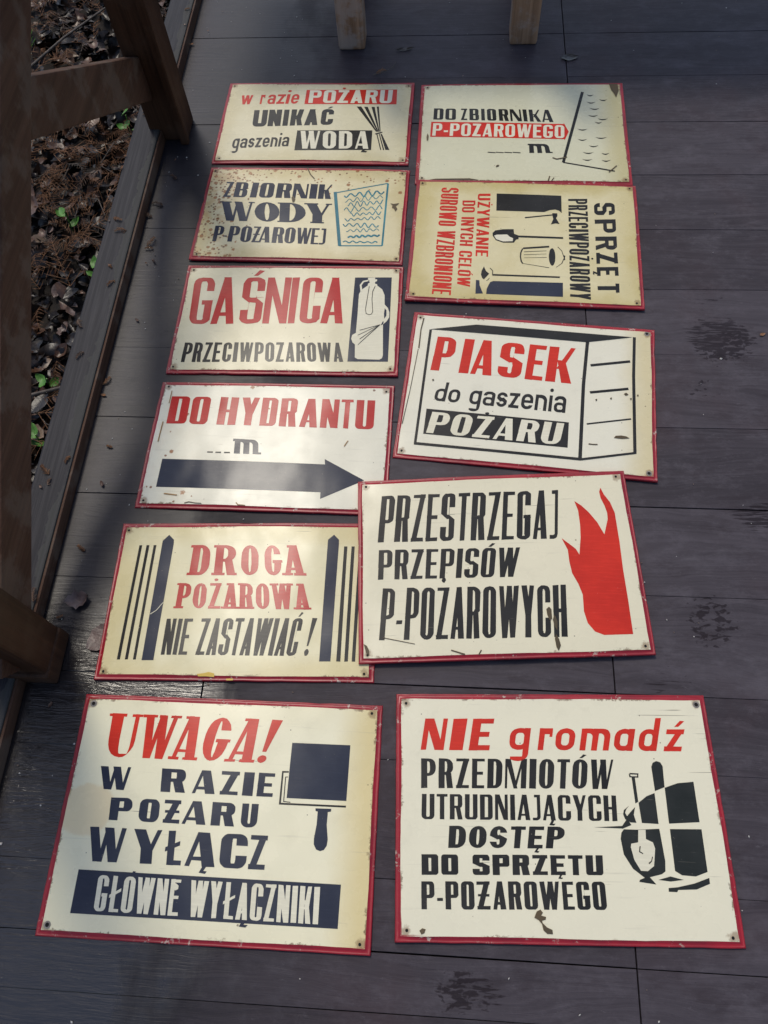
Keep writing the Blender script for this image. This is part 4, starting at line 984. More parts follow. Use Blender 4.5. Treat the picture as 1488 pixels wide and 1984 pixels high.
        ["line",[[-50.7,-182.8],[-45.4,-173.9]],2.13,"rust","paint_chip",4],
    ],
    11: [
        ["word","NIE",[[-222.9,152.9],[-100.1,153.3],[-111.7,98.6],[-231.2,99.1]],"red",{"tv":0.4272,"th":0.16,"tn":0.1424,"r":0.1,"ext":[[0.0,0.3322],[0.4134,0.6151],[0.6996,1.0]]}],
        ["word","gromadź",[[-72.3,137.3],[230.5,136.6],[219.1,99.4],[-78.9,100.0]],"red",{"lc":1,"tv":0.2721,"th":0.22,"ss":1,"ext":[[0.0027,0.1195],[0.1718,0.2473],[0.2691,0.3805],[0.4138,0.5819],[0.6077,0.7195],[0.748,0.8577],[0.899,1.0]],"tn":0.264}],
        ["word","PRZEDMIOTÓW",[[-230.5,84.7],[101.3,84.9],[93.0,36.7],[-231.0,35.7]],"black",{"tv":0.2379,"th":0.1,"tn":0.0827,"r":0.25,"lay":1}],
        ["word","UTRUDNIAJĄCYCH",[[-229.8,25.9],[98.9,26.3],[96.5,-14.2],[-230.7,-14.1]],"black",{"tv":0.2004,"th":0.1,"tn":0.1266,"r":0.15}],
        ["word","DOSTĘP",[[-183.9,-24.2],[9.2,-23.8],[2.8,-57.2],[-186.9,-58.3]],"black",{"tv":0.3863,"th":0.16,"tn":0.161,"r":0.4}],
        ["word","DO SPRZĘTU",[[-231.4,-68.5],[66.2,-66.8],[64.8,-96.2],[-231.3,-99.4]],"black",{"tv":0.4133,"th":0.18,"tn":0.2175,"r":0.15}],
        ["word","P-POƵAROWEGO",[[-231.8,-109.0],[65.0,-105.7],[65.0,-146.3],[-231.9,-149.9]],"black",{"tv":0.265,"th":0.12,"tn":0.1546,"r":0.15}],
        ["poly",[[164.6,73.4],[167.6,80.0],[173.9,83.0],[180.4,81.0],[183.7,74.4],[182.0,40.3],[165.2,33.8]],"dark","pictogram",1],
        ["poly",[[128.6,56.0],[134.0,56.0],[135.1,16.8],[129.8,14.0]],"dark","pictogram",1],
        ["poly",[[134.9,15.2],[149.6,25.7],[163.9,30.6],[164.0,-18.0],[136.8,-16.8]],"dark","pictogram",1],
        ["poly",[[181.9,39.5],[204.6,47.0],[232.0,49.6],[231.6,-14.5],[181.2,-17.1]],"dark","pictogram",1],
        ["poly",[[181.2,-25.5],[232.7,-25.3],[232.1,-89.5],[212.1,-96.0],[190.5,-94.9],[180.4,-88.5]],"dark","pictogram",1],
        ["poly",[[118.9,10.3],[109.4,3.5],[107.3,-3.2],[109.6,-10.9],[118.0,-15.9],[127.4,-16.5],[124.9,-4.1],[128.6,8.4],[121.5,1.7],[113.5,-6.2],[110.9,-1.2],[113.7,4.7]],"dark","pictogram",1],
        ["poly",[[56.7,-24.0],[103.4,-21.5],[113.0,-10.1],[118.7,-20.1],[103.6,-26.1],[102.9,-25.3]],"dark","pictogram",1],
        ["poly",[[98.5,-41.1],[101.3,-31.5],[105.6,-26.8],[128.0,-26.9],[164.2,-25.0],[166.7,-74.0],[164.4,-89.5],[158.2,-93.6],[138.4,-98.3],[147.7,-108.7],[120.8,-105.1],[122.0,-102.2],[130.4,-99.2],[113.0,-85.9],[100.8,-64.5]],"dark","pictogram",1],
        ["poly",[[129.2,-27.3],[141.1,-27.2],[139.9,-41.3],[150.5,-46.5],[152.5,-55.5],[147.2,-81.6],[136.5,-89.2],[125.8,-89.0],[117.1,-72.8],[113.9,-54.1],[115.0,-48.5],[126.3,-46.4]],"cream","pictogram",2],
        ["poly",[[151.8,-102.1],[171.2,-96.7],[192.2,-101.4],[171.2,-104.3]],"dark","pictogram",1],
        ["poly",[[180.7,-112.1],[208.4,-106.2],[233.4,-97.9],[233.1,-106.6],[210.8,-115.2],[181.2,-116.4],[178.8,-119.3],[165.5,-118.9],[166.3,-113.4]],"dark","pictogram",1],
        ["line",[[125.9,61.7],[139.8,61.4],[139.1,56.5],[126.2,56.8],[125.9,61.7]],2.17,"black","pictogram",1],
        ["line",[[128.7,-52.1],[126.8,-60.4],[132.1,-63.3]],1.84,"black","pictogram",3],
        ["line",[[146.8,-67.6],[144.6,-74.3],[139.7,-78.1]],1.79,"black","pictogram",3],
        ["poly",[[-51.6,-159.1],[-47.4,-150.1],[-41.2,-147.5],[-37.6,-151.7],[-40.7,-155.7],[-32.9,-157.7],[-34.0,-161.6],[-40.1,-163.1],[-38.8,-166.9],[-32.2,-172.8],[-24.6,-176.1],[-24.3,-182.0],[-32.9,-181.5],[-38.4,-176.4],[-40.4,-167.7],[-45.2,-162.5]],"rust","paint_chip",4],
        ["poly",[[-235.5,-180.2],[-230.6,-176.6],[-225.4,-178.3],[-227.5,-183.6],[-232.3,-185.5]],"rust","paint_chip",4],
    ],
}

# ------------------------------------------------------------------ the signs
H_SIGN = .0075
CFG = {   # base colour, yellowed colour, edge yellowing, right strip, rust, z lift, bow amplitudes
    1: ((0.670, 0.609, 0.404), (.52, .44, .22), .55, .2, 0, 0, .0016),
    2: ((0.713, 0.631, 0.395), (.52, .42, .19), .75, .3, 1.7, 0, .0016),
    3: ((0.734, 0.661, 0.446), (.57, .50, .28), .35, .1, 0, 0, .0018),
    4: ((0.756, 0.711, 0.550), (.62, .60, .48), .20, .1, .10, 0, .0018),
    5: ((0.760, 0.692, 0.446), (.62, .51, .24), .7, .2, 0, 0, .002),
    6: ((0.800, 0.742, 0.515), (.66, .53, .24), .12, .85, 0, 0, .003),
    7: ((0.648, 0.620, 0.430), (.52, .45, .22), .15, .85, 0, 0, .0012),
    8: ((0.691, 0.609, 0.361), (.53, .43, .17), .9, .5, 0, .003, .0012),
    9: ((0.756, 0.711, 0.550), (.62, .52, .28), .1, .85, 0, 0, .0012),
    10: ((0.756, 0.691, 0.489), (.58, .53, .36), .18, .1, 0, .0078, .0010),
    11: ((0.778, 0.722, 0.524), (.64, .60, .45), .15, .1, 0, 0, .0010),
}
LABEL = {
    1: 'metal sign reading w razie pożaru unikać gaszenia wodą, with a black brush pictogram',
    2: 'rust-speckled metal sign reading zbiornik wody p-pożarowej, with a teal water tank drawing',
    3: 'metal sign reading gaśnica przeciwpożarowa, with a fire extinguisher drawing at its right',
    4: 'whitish metal sign reading do hydrantu, with a long dark arrow pointing right',
    5: 'yellowed metal sign reading droga pożarowa nie zastawiać, dark bars at both sides',
    6: 'large metal sign reading uwaga, wyłącz główne wyłączniki, with a knife switch drawing',
    7: 'metal sign reading do zbiornika p-pożarowego, with a slanting line and small wave arcs',
    8: 'yellowed metal sign turned sideways, reading sprzęt przeciwpożarowy, with shovel, axe and bucket drawings',
    9: 'metal sign reading piasek do gaszenia pożaru inside a black drawn box',
    10: 'metal sign reading przestrzegaj przepisów p-pożarowych, with a red flame, lying on its neighbours',
    11: 'large metal sign reading nie gromadź przedmiotów, dark round shovel emblem at its right',
}
CNAME = {'red': 'red', 'red_worn': 'red', 'black': 'black', 'navy': 'dark blue', 'cream': 'cream', 'teal': 'teal', 'dark': 'black'}
BORDER = .0095

def make_sign(k):
    d = SIGNS[k]
    w, h = d['w'], d['h']
    base, yel, edge, strip, rust, lift, bow = CFG[k]
    ph = k * 1.37
    def bend(x, y):      # gentle bow and dents of the thin steel sheet
        u, v = x / w, y / h
        z = bow * (math.cos(PI * u * 1.1 + .25 * math.sin(ph)) + .5 * math.cos(PI * v) - .6)
        z += .0022 * (abs(2 * u) * abs(2 * v)) ** 3 * (math.sin(ph * 3 + (u > 0) * 2.1 + (v > 0) * 1.3))
        z += bow * .45 * math.sin(5.1 * u + ph) * math.cos(4.2 * v + ph * .7)
        return z
    e = empty('fire_safety_sign', (*d['loc'], lift), LABEL[k], 'sign', 'painted metal fire safety signs laid out on the deck', d['rot'])
    # cream panel
    rng = random.Random(k)
    b = BORDER
    P = [(1, box(-w / 2 + b, -h / 2 + b, w / 2 - b, h / 2 - b))]
    # hand-cut wavering inner edge
    n = 22
    edge_pts = []
    x0, x1, y0, y1 = -w / 2 + b, w / 2 - b, -h / 2 + b, h / 2 - b
    for (ax, ay, bx, by) in ((x0, y0, x1, y0), (x1, y0, x1, y1), (x1, y1, x0, y1), (x0, y1, x0, y0)):
        for i in range(n):
            s = i / n
            o_ = .0007 * math.sin(s * 9 + ax * 70 + k) + rng.uniform(-.0003, .0003) if i else 0
            px, py = ax + (bx - ax) * s, ay + (by - ay) * s
            edge_pts.append((px + (o_ if ax == bx else 0), py + (o_ if ay == by else 0)))
    v, t = csg([(1, edge_pts)], .018)
    pm = panel_mat(k, base, yel, edge, strip, rust, w, h, .5 if k in (8, 5) else 0)
    add_uv(mesh_obj('panel', [(x, y, H_SIGN + bend(x, y)) for x, y in v], t, pm, e, True))
    # red rim: painted border, rolled edge, folded flange and a back sheet lip
    prof = [(BORDER + .0015, -.00025), (.0078, -.0006), (.0072, -.0016), (.0028, -.0018), (.0016, -.0013), (.0004, -.0024), (0, -.0045), (-.0002, -H_SIGN + .0006), (.0012, -H_SIGN + .0006), (.0014, -.0034)]
    ring = []
    N = 24
    per = []
    for (ax, ay, bx, by) in ((-1, -1, 1, -1), (1, -1, 1, 1), (1, 1, -1, 1), (-1, 1, -1, -1)):
        for i in range(N):
            s = i / N
            per.append((ax + (bx - ax) * s, ay + (by - ay) * s))
    verts, faces = [], []
    M = len(per)
    wob = [rng.uniform(-.00035, .00035) for _ in per]
    dentp = [max(0, rng.gauss(0, 1) - 1.4) * .0012 for _ in per]
    for j, (ins, dz) in enumerate(prof):
        for i, (px, py) in enumerate(per):
            x = px * (w / 2 - ins); y = py * (h / 2 - ins)
            if j > 1:
                if abs(px) == 1: x -= px * (wob[i] + (dentp[i] if j > 3 else 0))
                if abs(py) == 1: y -= py * (wob[i] + (dentp[i] if j > 3 else 0))
            z = H_SIGN + dz + bend(px * (w / 2), py * (h / 2))
            if dz < -.006: z = max(.0004, z)
            verts.append((x, y, z))
        if j:
            for i in range(M):
                a, c = (j - 1) * M + i, (j - 1) * M + (i + 1) % M
                faces.append((a, j * M + i, j * M + (i + 1) % M, c))
    rim = mesh_obj('painted_rim', verts, faces, RIM, e, True)
    rim['label'] = 'red painted rim'
    # nail holes
    for sx, sy in ((-1, 1), (1, 1), (1, -1), (-1, -1)):
        cx, cy = sx * (w / 2 - b - .006 - rng.random() * .004), sy * (h / 2 - b - .005 - rng.random() * .004)
        rad = .0024
        big = (k == 9 and sx == 1) or (k == 11 and sx == 1 and sy == 1) or (k == 6 and sx == -1)
        if big: rad = .0034
        vs = [(cx + rad * math.cos(i * PI / 6), cy + rad * math.sin(i * PI / 6) * 1.05, H_SIGN + bend(cx, cy) + .0007) for i in range(12)]
        mesh_obj('nail_hole', vs, [tuple(range(12))], HOLE, e)
        if big:
            vs, fs = [], []
            for i in range(12):
                for rr_ in (rad, rad * 1.75):
                    vs.append((cx + rr_ * math.cos(i * PI / 6), cy + rr_ * math.sin(i * PI / 6), H_SIGN + bend(cx, cy) + (.0011 if rr_ == rad else .0006)))
            for i in range(12):
                q = (i + 1) % 12
                fs.append((2 * i, 2 * i + 1, 2 * q + 1, 2 * q))
            mesh_obj('bare_metal_ring', vs, fs, STEEL if not rust else PM['rust'], e)
    # paint layers
    def put(name, geos, col, lay, label=None):
        V, F = [], []
        for v, t in geos:
            n0 = len(V)
            V += [(x / 1000, y / 1000, H_SIGN + bend(x / 1000, y / 1000) + .00028 * lay) for x, y in v]
            F += [tuple(i + n0 for i in f) for f in t]
        key = col
        if col == 'red' and k in (3, 5, 4): key = 'red_worn'
        o = add_uv(mesh_obj(name, V, F, PM[key], e, False))
        if label: o['label'] = label
        return o
    pict = {}
    for a in ART[k]:
        if a[0] == 'word':
            _, text, quad, col, kw = a
            lets, accs = word_geo(text, quad, kw, rng)
            lay = kw.get('lay', 1)
            put('lettering', lets, col, lay, '%s painted words %s' % (CNAME[col], text.replace('Ƶ', 'Ż').lower()))
            if accs:
                put('accent_mark', accs, kw.get('acc', col), lay if kw.get('acc') is None else 3)
        else:
            if a[0] == 'poly': _, pts, col, name, lay = a
            else:
                _, pts, wd, col, name, lay = a
                pts = line_poly(pts, wd)
            pts = [(p[0] + rng.uniform(-.25, .25), p[1] + rng.uniform(-.25, .25)) for p in pts]
            pict.setdefault((name, col, lay), []).append(csg([(1, pts)], 14.0))
    for (name, col, lay), g in pict.items():
        for piece in g:
            put(name, [piece], col, lay)
    return e
for k in (1, 2, 3, 4, 5, 6, 7, 8, 9, 10, 11):
    make_sign(k)

# ------------------------------------------------------------------ deck
deck = empty('deck', (0, 0, 0), 'dark stained wooden deck of close-laid boards', 'deck', kind='structure')
del deck['category']
joints = [-1.54, -1.353, -1.166, -.979, -.792, -.562, -.374, -.186, -.104, .002, .191, .324, .514, .702, .892, 1.083, 1.269, 1.457, 1.645, 1.843, 2.03, 2.22, 2.41, 2.60, 2.79, 2.98, 3.17, 3.36, 3.55, 3.74]
breaks = [-.758, -.42, .335, 1.65, 3.0]
seam = {round(y, 3): (.25, 1.6, .5, 1.2, .35)[i % 5] for i, y in enumerate(joints)}
seam[1.843] = 1.5; seam[1.457] = .5; seam[1.269] = .4; seam[1.083] = .3; seam[.892] = 1; seam[.702] = 1.8; seam[.514] = .9
def board(x0, x1, y0, y1, z):
    g = .00045 * seam[round(y0, 3)]
    bm = bmesh.new()
    nx = max(2, int((x1 - x0) / .12))
    g1 = .00045 * seam.get(round(y1, 3), 1)
    g0, g1 = (g * (1 + random.random())), (g1 * (1 + random.random()))
    cols = []
    b = .0005
    prof = [(y0 + g0, -.02), (y0 + g0, -b * .8), (y0 + g0 + b, 0), (y1 - g1 - b, 0), (y1 - g1, -b * .8), (y1 - g1, -.02)]
    ex = .0012
    xs = [x0 + ex] + [x0 + ex + b] + [x0 + (x1 - x0) * i / nx for i in range(1, nx)] + [x1 - ex - b, x1 - ex]
    ph = random.random() * 9
    for i, x in enumerate(xs):
        end = i in (0, len(xs) - 1)
        wv = .0004 * math.sin(x * 5 + ph)
        cols.append([bm.verts.new((x, y + (wv if j in (0, 1, 2) else -wv), (z + dz - (b if end and dz == 0 else 0)))) for j, (y, dz) in enumerate(prof)])
    for i in range(len(cols) - 1):
        for j in range(len(prof) - 1):
            bm.faces.new((cols[i][j], cols[i + 1][j], cols[i + 1][j + 1], cols[i][j + 1]))
    bm.faces.new(cols[0]); bm.faces.new(cols[-1][::-1])
    bmesh.ops.recalc_face_normals(bm, faces=bm.faces)
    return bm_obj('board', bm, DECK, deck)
for i in range(len(joints) - 1):
    for j in range(len(breaks) - 1):
        x0, x1 = breaks[j], breaks[j + 1]
        if joints[i] > .4 or joints[i] < -.05:
            if j == 0: continue
            if j == 1: x0 = breaks[0]
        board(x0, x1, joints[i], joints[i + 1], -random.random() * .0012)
# joists below, seen as black through the gaps
bmj = bmesh.new()
for x in (-.74, -.42, .335, 1.0, 1.65, 2.3, 2.95):
    q = beam_bm((x, -1.5, -.071), (x, 3.7, -.071), .06, .1, bev=0)
    me = bpy.data.meshes.new('t'); q.to_mesh(me); q.free(); bmj.from_mesh(me); bpy.data.meshes.remove(me)
o = bm_obj('joist', bmj, T_POST, deck)
# edge strip along the open side
q = beam_bm((-.7995, -1.6, -.02), (-.7995, 3.9, -.02), .072, .108, bev=.003)
o = bm_obj('edge_board', q, STRIP, deck)
o['label'] = 'grey weathered edge board'
q = beam_bm((-.7605, -1.6, -.003), (-.7605, 3.9, -.003), .0055, .066, bev=.0015)
o = bm_obj('edge_trim', q, T_BRACE, deck)
o['label'] = 'brown side lath'

# ------------------------------------------------------------------ roof posts and braces at the open side
def post(x, y, h, label, sx, sy):
    e = empty('veranda_post', (x, y, 0), label, 'post', 'veranda posts along the open side')
    q = beam_bm((0, 0, 0), (0, 0, h), sx, sy, upv=(0, 1, 0), bev=.006)
    bm_obj('shaft', q, T_POST, e)
    return e
pA = post(-.742, 1.822, 1.1, 'far dark timber railing post at the top left of the deck', .10, .085)
pB = post(-.757, .352, 1.1, 'near dark timber railing post beside the yellowed sign', .115, .088)
for (a, b, sx, nm, lab) in (((-.742, 1.822, 0), (0, 0, 0), 1, 0, 0),): pass
bm_obj('corner_lath', beam_bm((.043, -.052, .0), (.043, -.052, 1.05), .022, .018, upv=(0, 1, 0), bev=.004), T_POST, pA)
bm_obj('foot_block', beam_bm((.0, -.005, .0), (.0, -.005, .045), .125, .098, upv=(0, 1, 0), bev=.006), T_POST, pB)
rail = empty('cross_braced_railing', (-.765, 1.1, 0), 'dark cross-braced timber railing on the open left side of the deck', 'railing')
def railbeam(name, p0, p1, th, hh, lab=None):
    q = beam_bm(Vector(p0) - Vector((-.765, 1.1, 0)), Vector(p1) - Vector((-.765, 1.1, 0)), th, hh, bev=.005)
    o = bm_obj(name, q, T_BRACE, rail)
    if lab: o['label'] = lab
# brace rising away from the near post; its lower edge shows at the left border of the view
railbeam('brace', (-.757, .30, .075), (-.757, 1.62, .80), .04, .10, 'brace rising away from the near post')
railbeam('brace', (-.772, 1.80, .165), (-.772, .95, .665), .04, .10, 'brace falling to the foot of the far post')

# ------------------------------------------------------------------ bench whose legs show at the top
bench = empty('wooden_bench', (-.03, 2.2, 0), 'wooden bench with thick worn legs standing beyond the signs', 'bench')
def leg(x0, y0, x1, y1, s, z1=.74):
    q = beam_bm((x0 + .03, y0 - 2.2, 0), (x1 + .03, y1 - 2.2, z1), s, s * .95, upv=(0, 1, 0), bev=.008)
    return bm_obj('leg', q, T_LEG, bench)
leg(-.273, 2.192, -.277, 2.192, .077); leg(.217, 2.206, .217, 2.206, .078)
leg(-.277, 2.52, -.277, 2.52, .077); leg(.217, 2.53, .217, 2.53, .078)
for y in (2.42, 2.58, 2.74):
    bm_obj('seat_plank', beam_bm((-.75 + .03, y - 2.2, .76), (1.1 + .03, y - 2.2, .76), .15, .035, bev=.006), T_TOP, bench)

# ------------------------------------------------------------------ ground and litter beyond the edge
GZ = -.30
gv, gf = [], []
n = 90
def ghz(x, y):
    return GZ + .02 * math.sin(x * 7 + 1) * math.cos(y * 5) + .012 * math.sin(x * 23 + y * 17) + .05 * max(0, -x - 1.3)
for i in range(n):
    for j in range(n):
        x = -4.2 + 3.6 * i / (n - 1); y = -2.5 + 8.5 * j / (n - 1)
        gv.append((x, y, ghz(x, y)))
for i in range(n - 1):
    for j in range(n - 1):
        gf.append((i * n + j, (i + 1) * n + j, (i + 1) * n + j + 1, i * n + j + 1))
g = mesh_obj('forest_floor', gv, gf, SOIL, None, True)
g['kind'] = 'structure'; g['label'] = 'dark leaf-mould ground below the deck edge'
gfar = mesh_obj('ground', [(-60, -60, -.45), (60, -60, -.45), (60, 60, -.45), (-60, 60, -.45)], [(0, 1, 2, 3)], SOIL)
gfar['kind'] = 'structure'; gfar['label'] = 'dark soil around the deck'

def leaf_geo(L, W, curl, fold, rng, lob=0):
    """curled leaf, origin at its middle: rows along x"""
    n = 7
    V, F = [], []
    for i in range(n + 1):
        s = i / n
        wd = W * math.sin(PI * min(1, s * .96 + .04)) ** .8 * (1 + lob * math.sin(i * 2.6))
        x = (s - .5) * L
        zc = curl * (2 * (s - .5)) ** 2
        for j, c in enumerate((-1, -.5, 0, .5, 1)):
            V.append((x + rng.uniform(-.03, .03) * L, c * wd / 2, zc + fold * abs(c) * wd + rng.uniform(-.03, .03) * L))
    for i in range(n):
        for j in range(4):
            a = i * 5 + j
            F.append((a, a + 1, a + 6, a + 5))
    return V, F
def frond_geo(L, rng):
    """dry cypress spray: a stem with short forked side twigs"""
    V, F = [], []
    def stick(p, q, w):
        p, q = Vector(p), Vector(q)
        d = (q - p).normalized(); s = d.cross(Vector((0, 0, 1)))
        if s.length < .1: s = Vector((1, 0, 0))
        s = s.normalized() * w; u = Vector((0, 0, w))
        n0 = len(V)
        V.extend([p - s, p + s, p + u, q - s * .4, q + s * .4, q + u * .4])
        F.extend([(n0, n0 + 1, n0 + 4, n0 + 3), (n0 + 1, n0 + 2, n0 + 5, n0 + 4), (n0 + 2, n0, n0 + 3, n0 + 5)])
    cur = rng.uniform(-.5, .5)
    n = 9
    pts = []
    for i in range(n + 1):
        s = i / n
        pts.append(((s - .5) * L, cur * L * (s - .5) ** 2, .15 * L * math.sin(s * 3)))
    for i in range(n):
        stick(pts[i], pts[i + 1], .0012)
        for sg in (-1, 1):
            a = rng.uniform(.6, 1.0) * sg
            l = L * .28 * (1 - .55 * i / n) * rng.uniform(.6, 1.2)
            p = Vector(pts[i]); e = p + Vector((math.cos(a), math.sin(a), rng.uniform(-.3, .3))) * l
            stick(p, e, .0011)
            for kk in (.45, .75):
                m = p.lerp(e, kk)
                stick(m, m + Vector((math.cos(a * .2), math.sin(a * 1.9), rng.uniform(-.2, .2))) * l * .38, .0009)
    return V, F
def place(V, loc, rz, tx, ty, sc=1.0):
    M = Matrix.Translation(loc) @ Matrix.Rotation(rz, 4, 'Z') @ Matrix.Rotation(ty, 4, 'Y') @ Matrix.Rotation(tx, 4, 'X') @ Matrix.Scale(sc, 4)
    return [M @ Vector(v) for v in V]
# the mass of the litter: joined
rng = random.Random(5)
for nm, mats, count, lab in (('leaf_litter', [LEAF_D, LEAF_B, LEAF_P, LEAF_R], 7000, 'dense bed of wet dead leaves'), ('needle_litter', [FROND, LEAF_B, TWIG], 1500, 'dry brown cypress sprays over the leaves')):
    V, F, MI = [], [], []
    for i in range(count):
        x = rng.uniform(-2.7, -.86); y = rng.uniform(-.2, 3.9)
        if rng.random() < .3: x = rng.uniform(-1.5, -.86)
        z = ghz(x, y) + rng.uniform(.004, .03)
        if nm == 'leaf_litter':
            L = rng.uniform(.022, .075)
            v, f = leaf_geo(L, L * rng.uniform(.4, .75), L * rng.uniform(-.3, .35), rng.uniform(-.2, .5), rng, rng.choice((0, 0, .2)))
            mi = rng.choices((0, 1, 2, 3), (74, 17, 3, 4))[0]
            v = place(v, (x, y, z), rng.uniform(0, 6.3), rng.gauss(0, .5), rng.gauss(0, .4))
        else:
            cl = math.sin(x * 6.1 + 2) * math.cos(y * 4.3 + x * 2)
            if cl < rng.uniform(-.9, .5): continue
            v, f = frond_geo(rng.uniform(.05, .12), rng)
            mi = rng.choices((0, 1, 2), (75, 17, 8))[0]
            v = place(v, (x, y, z + .025), rng.uniform(0, 6.3), rng.gauss(0, .3), rng.gauss(0, .3))
        n0 = len(V)
        V += v; F += [tuple(a + n0 for a in q) for q in f]; MI += [mi] * len(f)
    o = mesh_obj(nm, V, F, None, None, True, mats=mats, midx=MI)
    tag(o, lab, 'leaf litter', kind='stuff')
# litter blown onto the edge board and the rim of the deck
V, F, MI = [], [], []
for i in range(46):
    x, y = rng.uniform(-.84, -.70), rng.uniform(.3, 2.6)
    L = rng.uniform(.006, .016)
    v, f = (frond_geo(L * 2.2, rng) if i % 3 else leaf_geo(L, L * .5, L * .2, .2, rng))
    zb = .036 if x < -.765 else .003
    if -.765 <= x < -.755: continue
    v = place(v, (x, y, zb), rng.uniform(0, 6.3), 0, 0)
    n0 = len(V)
    V += v; F += [tuple(a + n0 for a in q) for q in f]; MI += [i % 2] * len(f)
o = mesh_obj('needle_bits', V, F, None, None, True, mats=[FROND, LEAF_B], midx=MI)
tag(o, 'tiny needle and leaf bits on the edge board', 'crumbs', kind='stuff')
# single leaves lying on top
protos = []
def loose(name, kind_geo, mats, label, cat, group, spots, zoff=.045):
    first = {}
    for i, (x, y, rz, sc, mi) in enumerate(spots):
        if mi not in first:
            V, F = kind_geo(random.Random(11 + mi))
            o = mesh_obj(name, V, F, mats[mi], None, True)
            first[mi] = o
        else:
            o = first[mi].copy()
            COL.objects.link(o)
        o.location = (x, y, ghz(x, y) + zoff)
        o.rotation_euler = (rng.gauss(0, .25), rng.gauss(0, .25), rz)
        o.scale = (sc, sc, sc)
        tag(o, label[mi], cat, group)
rs = random.Random(21)
loose('dead_leaf', lambda r: leaf_geo(.075, .046, .012, .15, r, .12), [LEAF_B, LEAF_P, LEAF_R, LEAF_D], ['curled brown dead leaf lying on the litter left of the deck', 'pale tan dead leaf lying on the litter left of the deck', 'greyish rose dead leaf lying on the litter left of the deck', 'nearly black wet leaf lying on the litter left of the deck'], 'leaf', 'loose dead leaves on the litter',
      [(rs.uniform(-1.75, -.9), rs.uniform(.5, 3.0), rs.uniform(0, 6.3), rs.uniform(.45, 1.0), rs.choice((0, 0, 0, 1, 2, 3, 3))) for _ in range(110)])
loose('dry_frond', lambda r: frond_geo(.15, r), [FROND, FROND], ['broad orange-brown dry cypress spray lying on the litter left of the deck', 'bent orange-brown dry cypress spray lying on the litter left of the deck'], 'dry frond', 'loose dry sprays on the litter',
      [(rs.uniform(-1.6, -.88), rs.uniform(.6, 2.6), rs.uniform(0, 6.3), rs.uniform(.7, 1.2), rs.choice((0, 1))) for _ in range(70)], .055)

# green seedlings
def seedling(x, y, h, n, label, mat=GREEN, ls=.045):
    z = ghz(x, y)
    e = empty('seedling', (x, y, z), label, 'plant', 'green seedlings growing through the litter')
    r = random.Random(int(x * 1000))
    bm = beam_bm((0, 0, 0), (.01, .0, h), .003, .003, upv=(0, 1, 0), bev=0)
    bm_obj('stem', bm, mat, e)
    for i in range(n):
        V, F = leaf_geo(ls * r.uniform(.7, 1.2), ls * .5, .006, .15, r)
        a = i * 2.4 + r.random()
        hh = h * (i + 1) / n
        V = place(V, (.02 * math.cos(a), .02 * math.sin(a), hh), a, r.gauss(0, .3), -.3)
        mesh_obj('leaf', V, F, mat, e, True)
seedling(-1.04, .985, .07, 5, 'green seedling nearest the near post, growing through the litter')
seedling(-1.055, 1.16, .05, 3, 'tiny green seedling in the litter beyond the nearest one')
seedling(-.985, 1.52, .09, 4, 'green seedling close against the deck edge')
seedling(-1.03, 2.16, .09, 4, 'green seedling behind the falling brace near the far post')
seedling(-1.13, 1.74, .10, 3, 'thin green sprout in the middle of the litter')
mo = empty('moss_tuft', (-1.48, 2.50, ghz(-1.48, 2.50)), 'bright green mossy frond at the upper left in the dark litter', 'moss')
for i in range(34):
    V, F = frond_geo(.10, rs)
    mesh_obj('sprig', place(V, (rs.gauss(0, .016), rs.uniform(-.10, .10), .07 + rs.uniform(0, .07)), PI / 2 + rs.gauss(0, .6), rs.gauss(0, .5), rs.gauss(0, .5)), F, MOSS, mo, True)
# dead twigs
def twig(pts, rad, label, mat=TWIG, name='twig'):
    cu = bmesh.new()
    prev = None
    for i, p in enumerate(pts):
        p = Vector(p)
        a = (Vector(pts[min(i + 1, len(pts) - 1)]) - Vector(pts[max(i - 1, 0)])).normalized()
        s = a.cross(Vector((0, 0, 1))).normalized(); u = s.cross(a)
        r_ = rad * (1 - .5 * i / len(pts))
        ring = [cu.verts.new(p + s * r_ * math.cos(q * PI / 3) + u * r_ * math.sin(q * PI / 3)) for q in range(6)]
        if prev:
            for q in range(6): cu.faces.new((prev[q], prev[(q + 1) % 6], ring[(q + 1) % 6], ring[q]))
        prev = ring
    o = bm_obj(name, cu, mat, None, True)
    tag(o, label, 'twig')
    return o
twig([(-.98, 2.75, -.22), (-.93, 2.6, -.15), (-.885, 2.42, -.1), (-.87, 2.28, -.12)], .004, 'pale thin twig leaning at the foot of the far post')
twig([(-1.5, 2.2, -.25), (-1.42, 2.35, -.2), (-1.3, 2.52, -.18), (-1.22, 2.75, -.22)], .005, 'dark forked twig in the litter at the upper left')
twig([(-1.25, 1.0, -.24), (-1.1, 1.08, -.22), (-.98, 1.12, -.22), (-.9, 1.17, -.24)], .006, 'grey twig lying across the litter')
for i in range(26):
    x, y, a, l = rs.uniform(-1.9, -.9), rs.uniform(.6, 3.2), rs.uniform(0, 6.3), rs.uniform(.06, .2)
    o = twig([(x, y, ghz(x, y) + .05), (x + l * .5 * math.cos(a), y + l * .5 * math.sin(a), ghz(x, y) + .065), (x + l * math.cos(a + .3), y + l * math.sin(a + .3), ghz(x, y) + .045)], .0018, 'thin twig lying on the litter left of the deck')
    o['group'] = 'thin twigs on the litter'

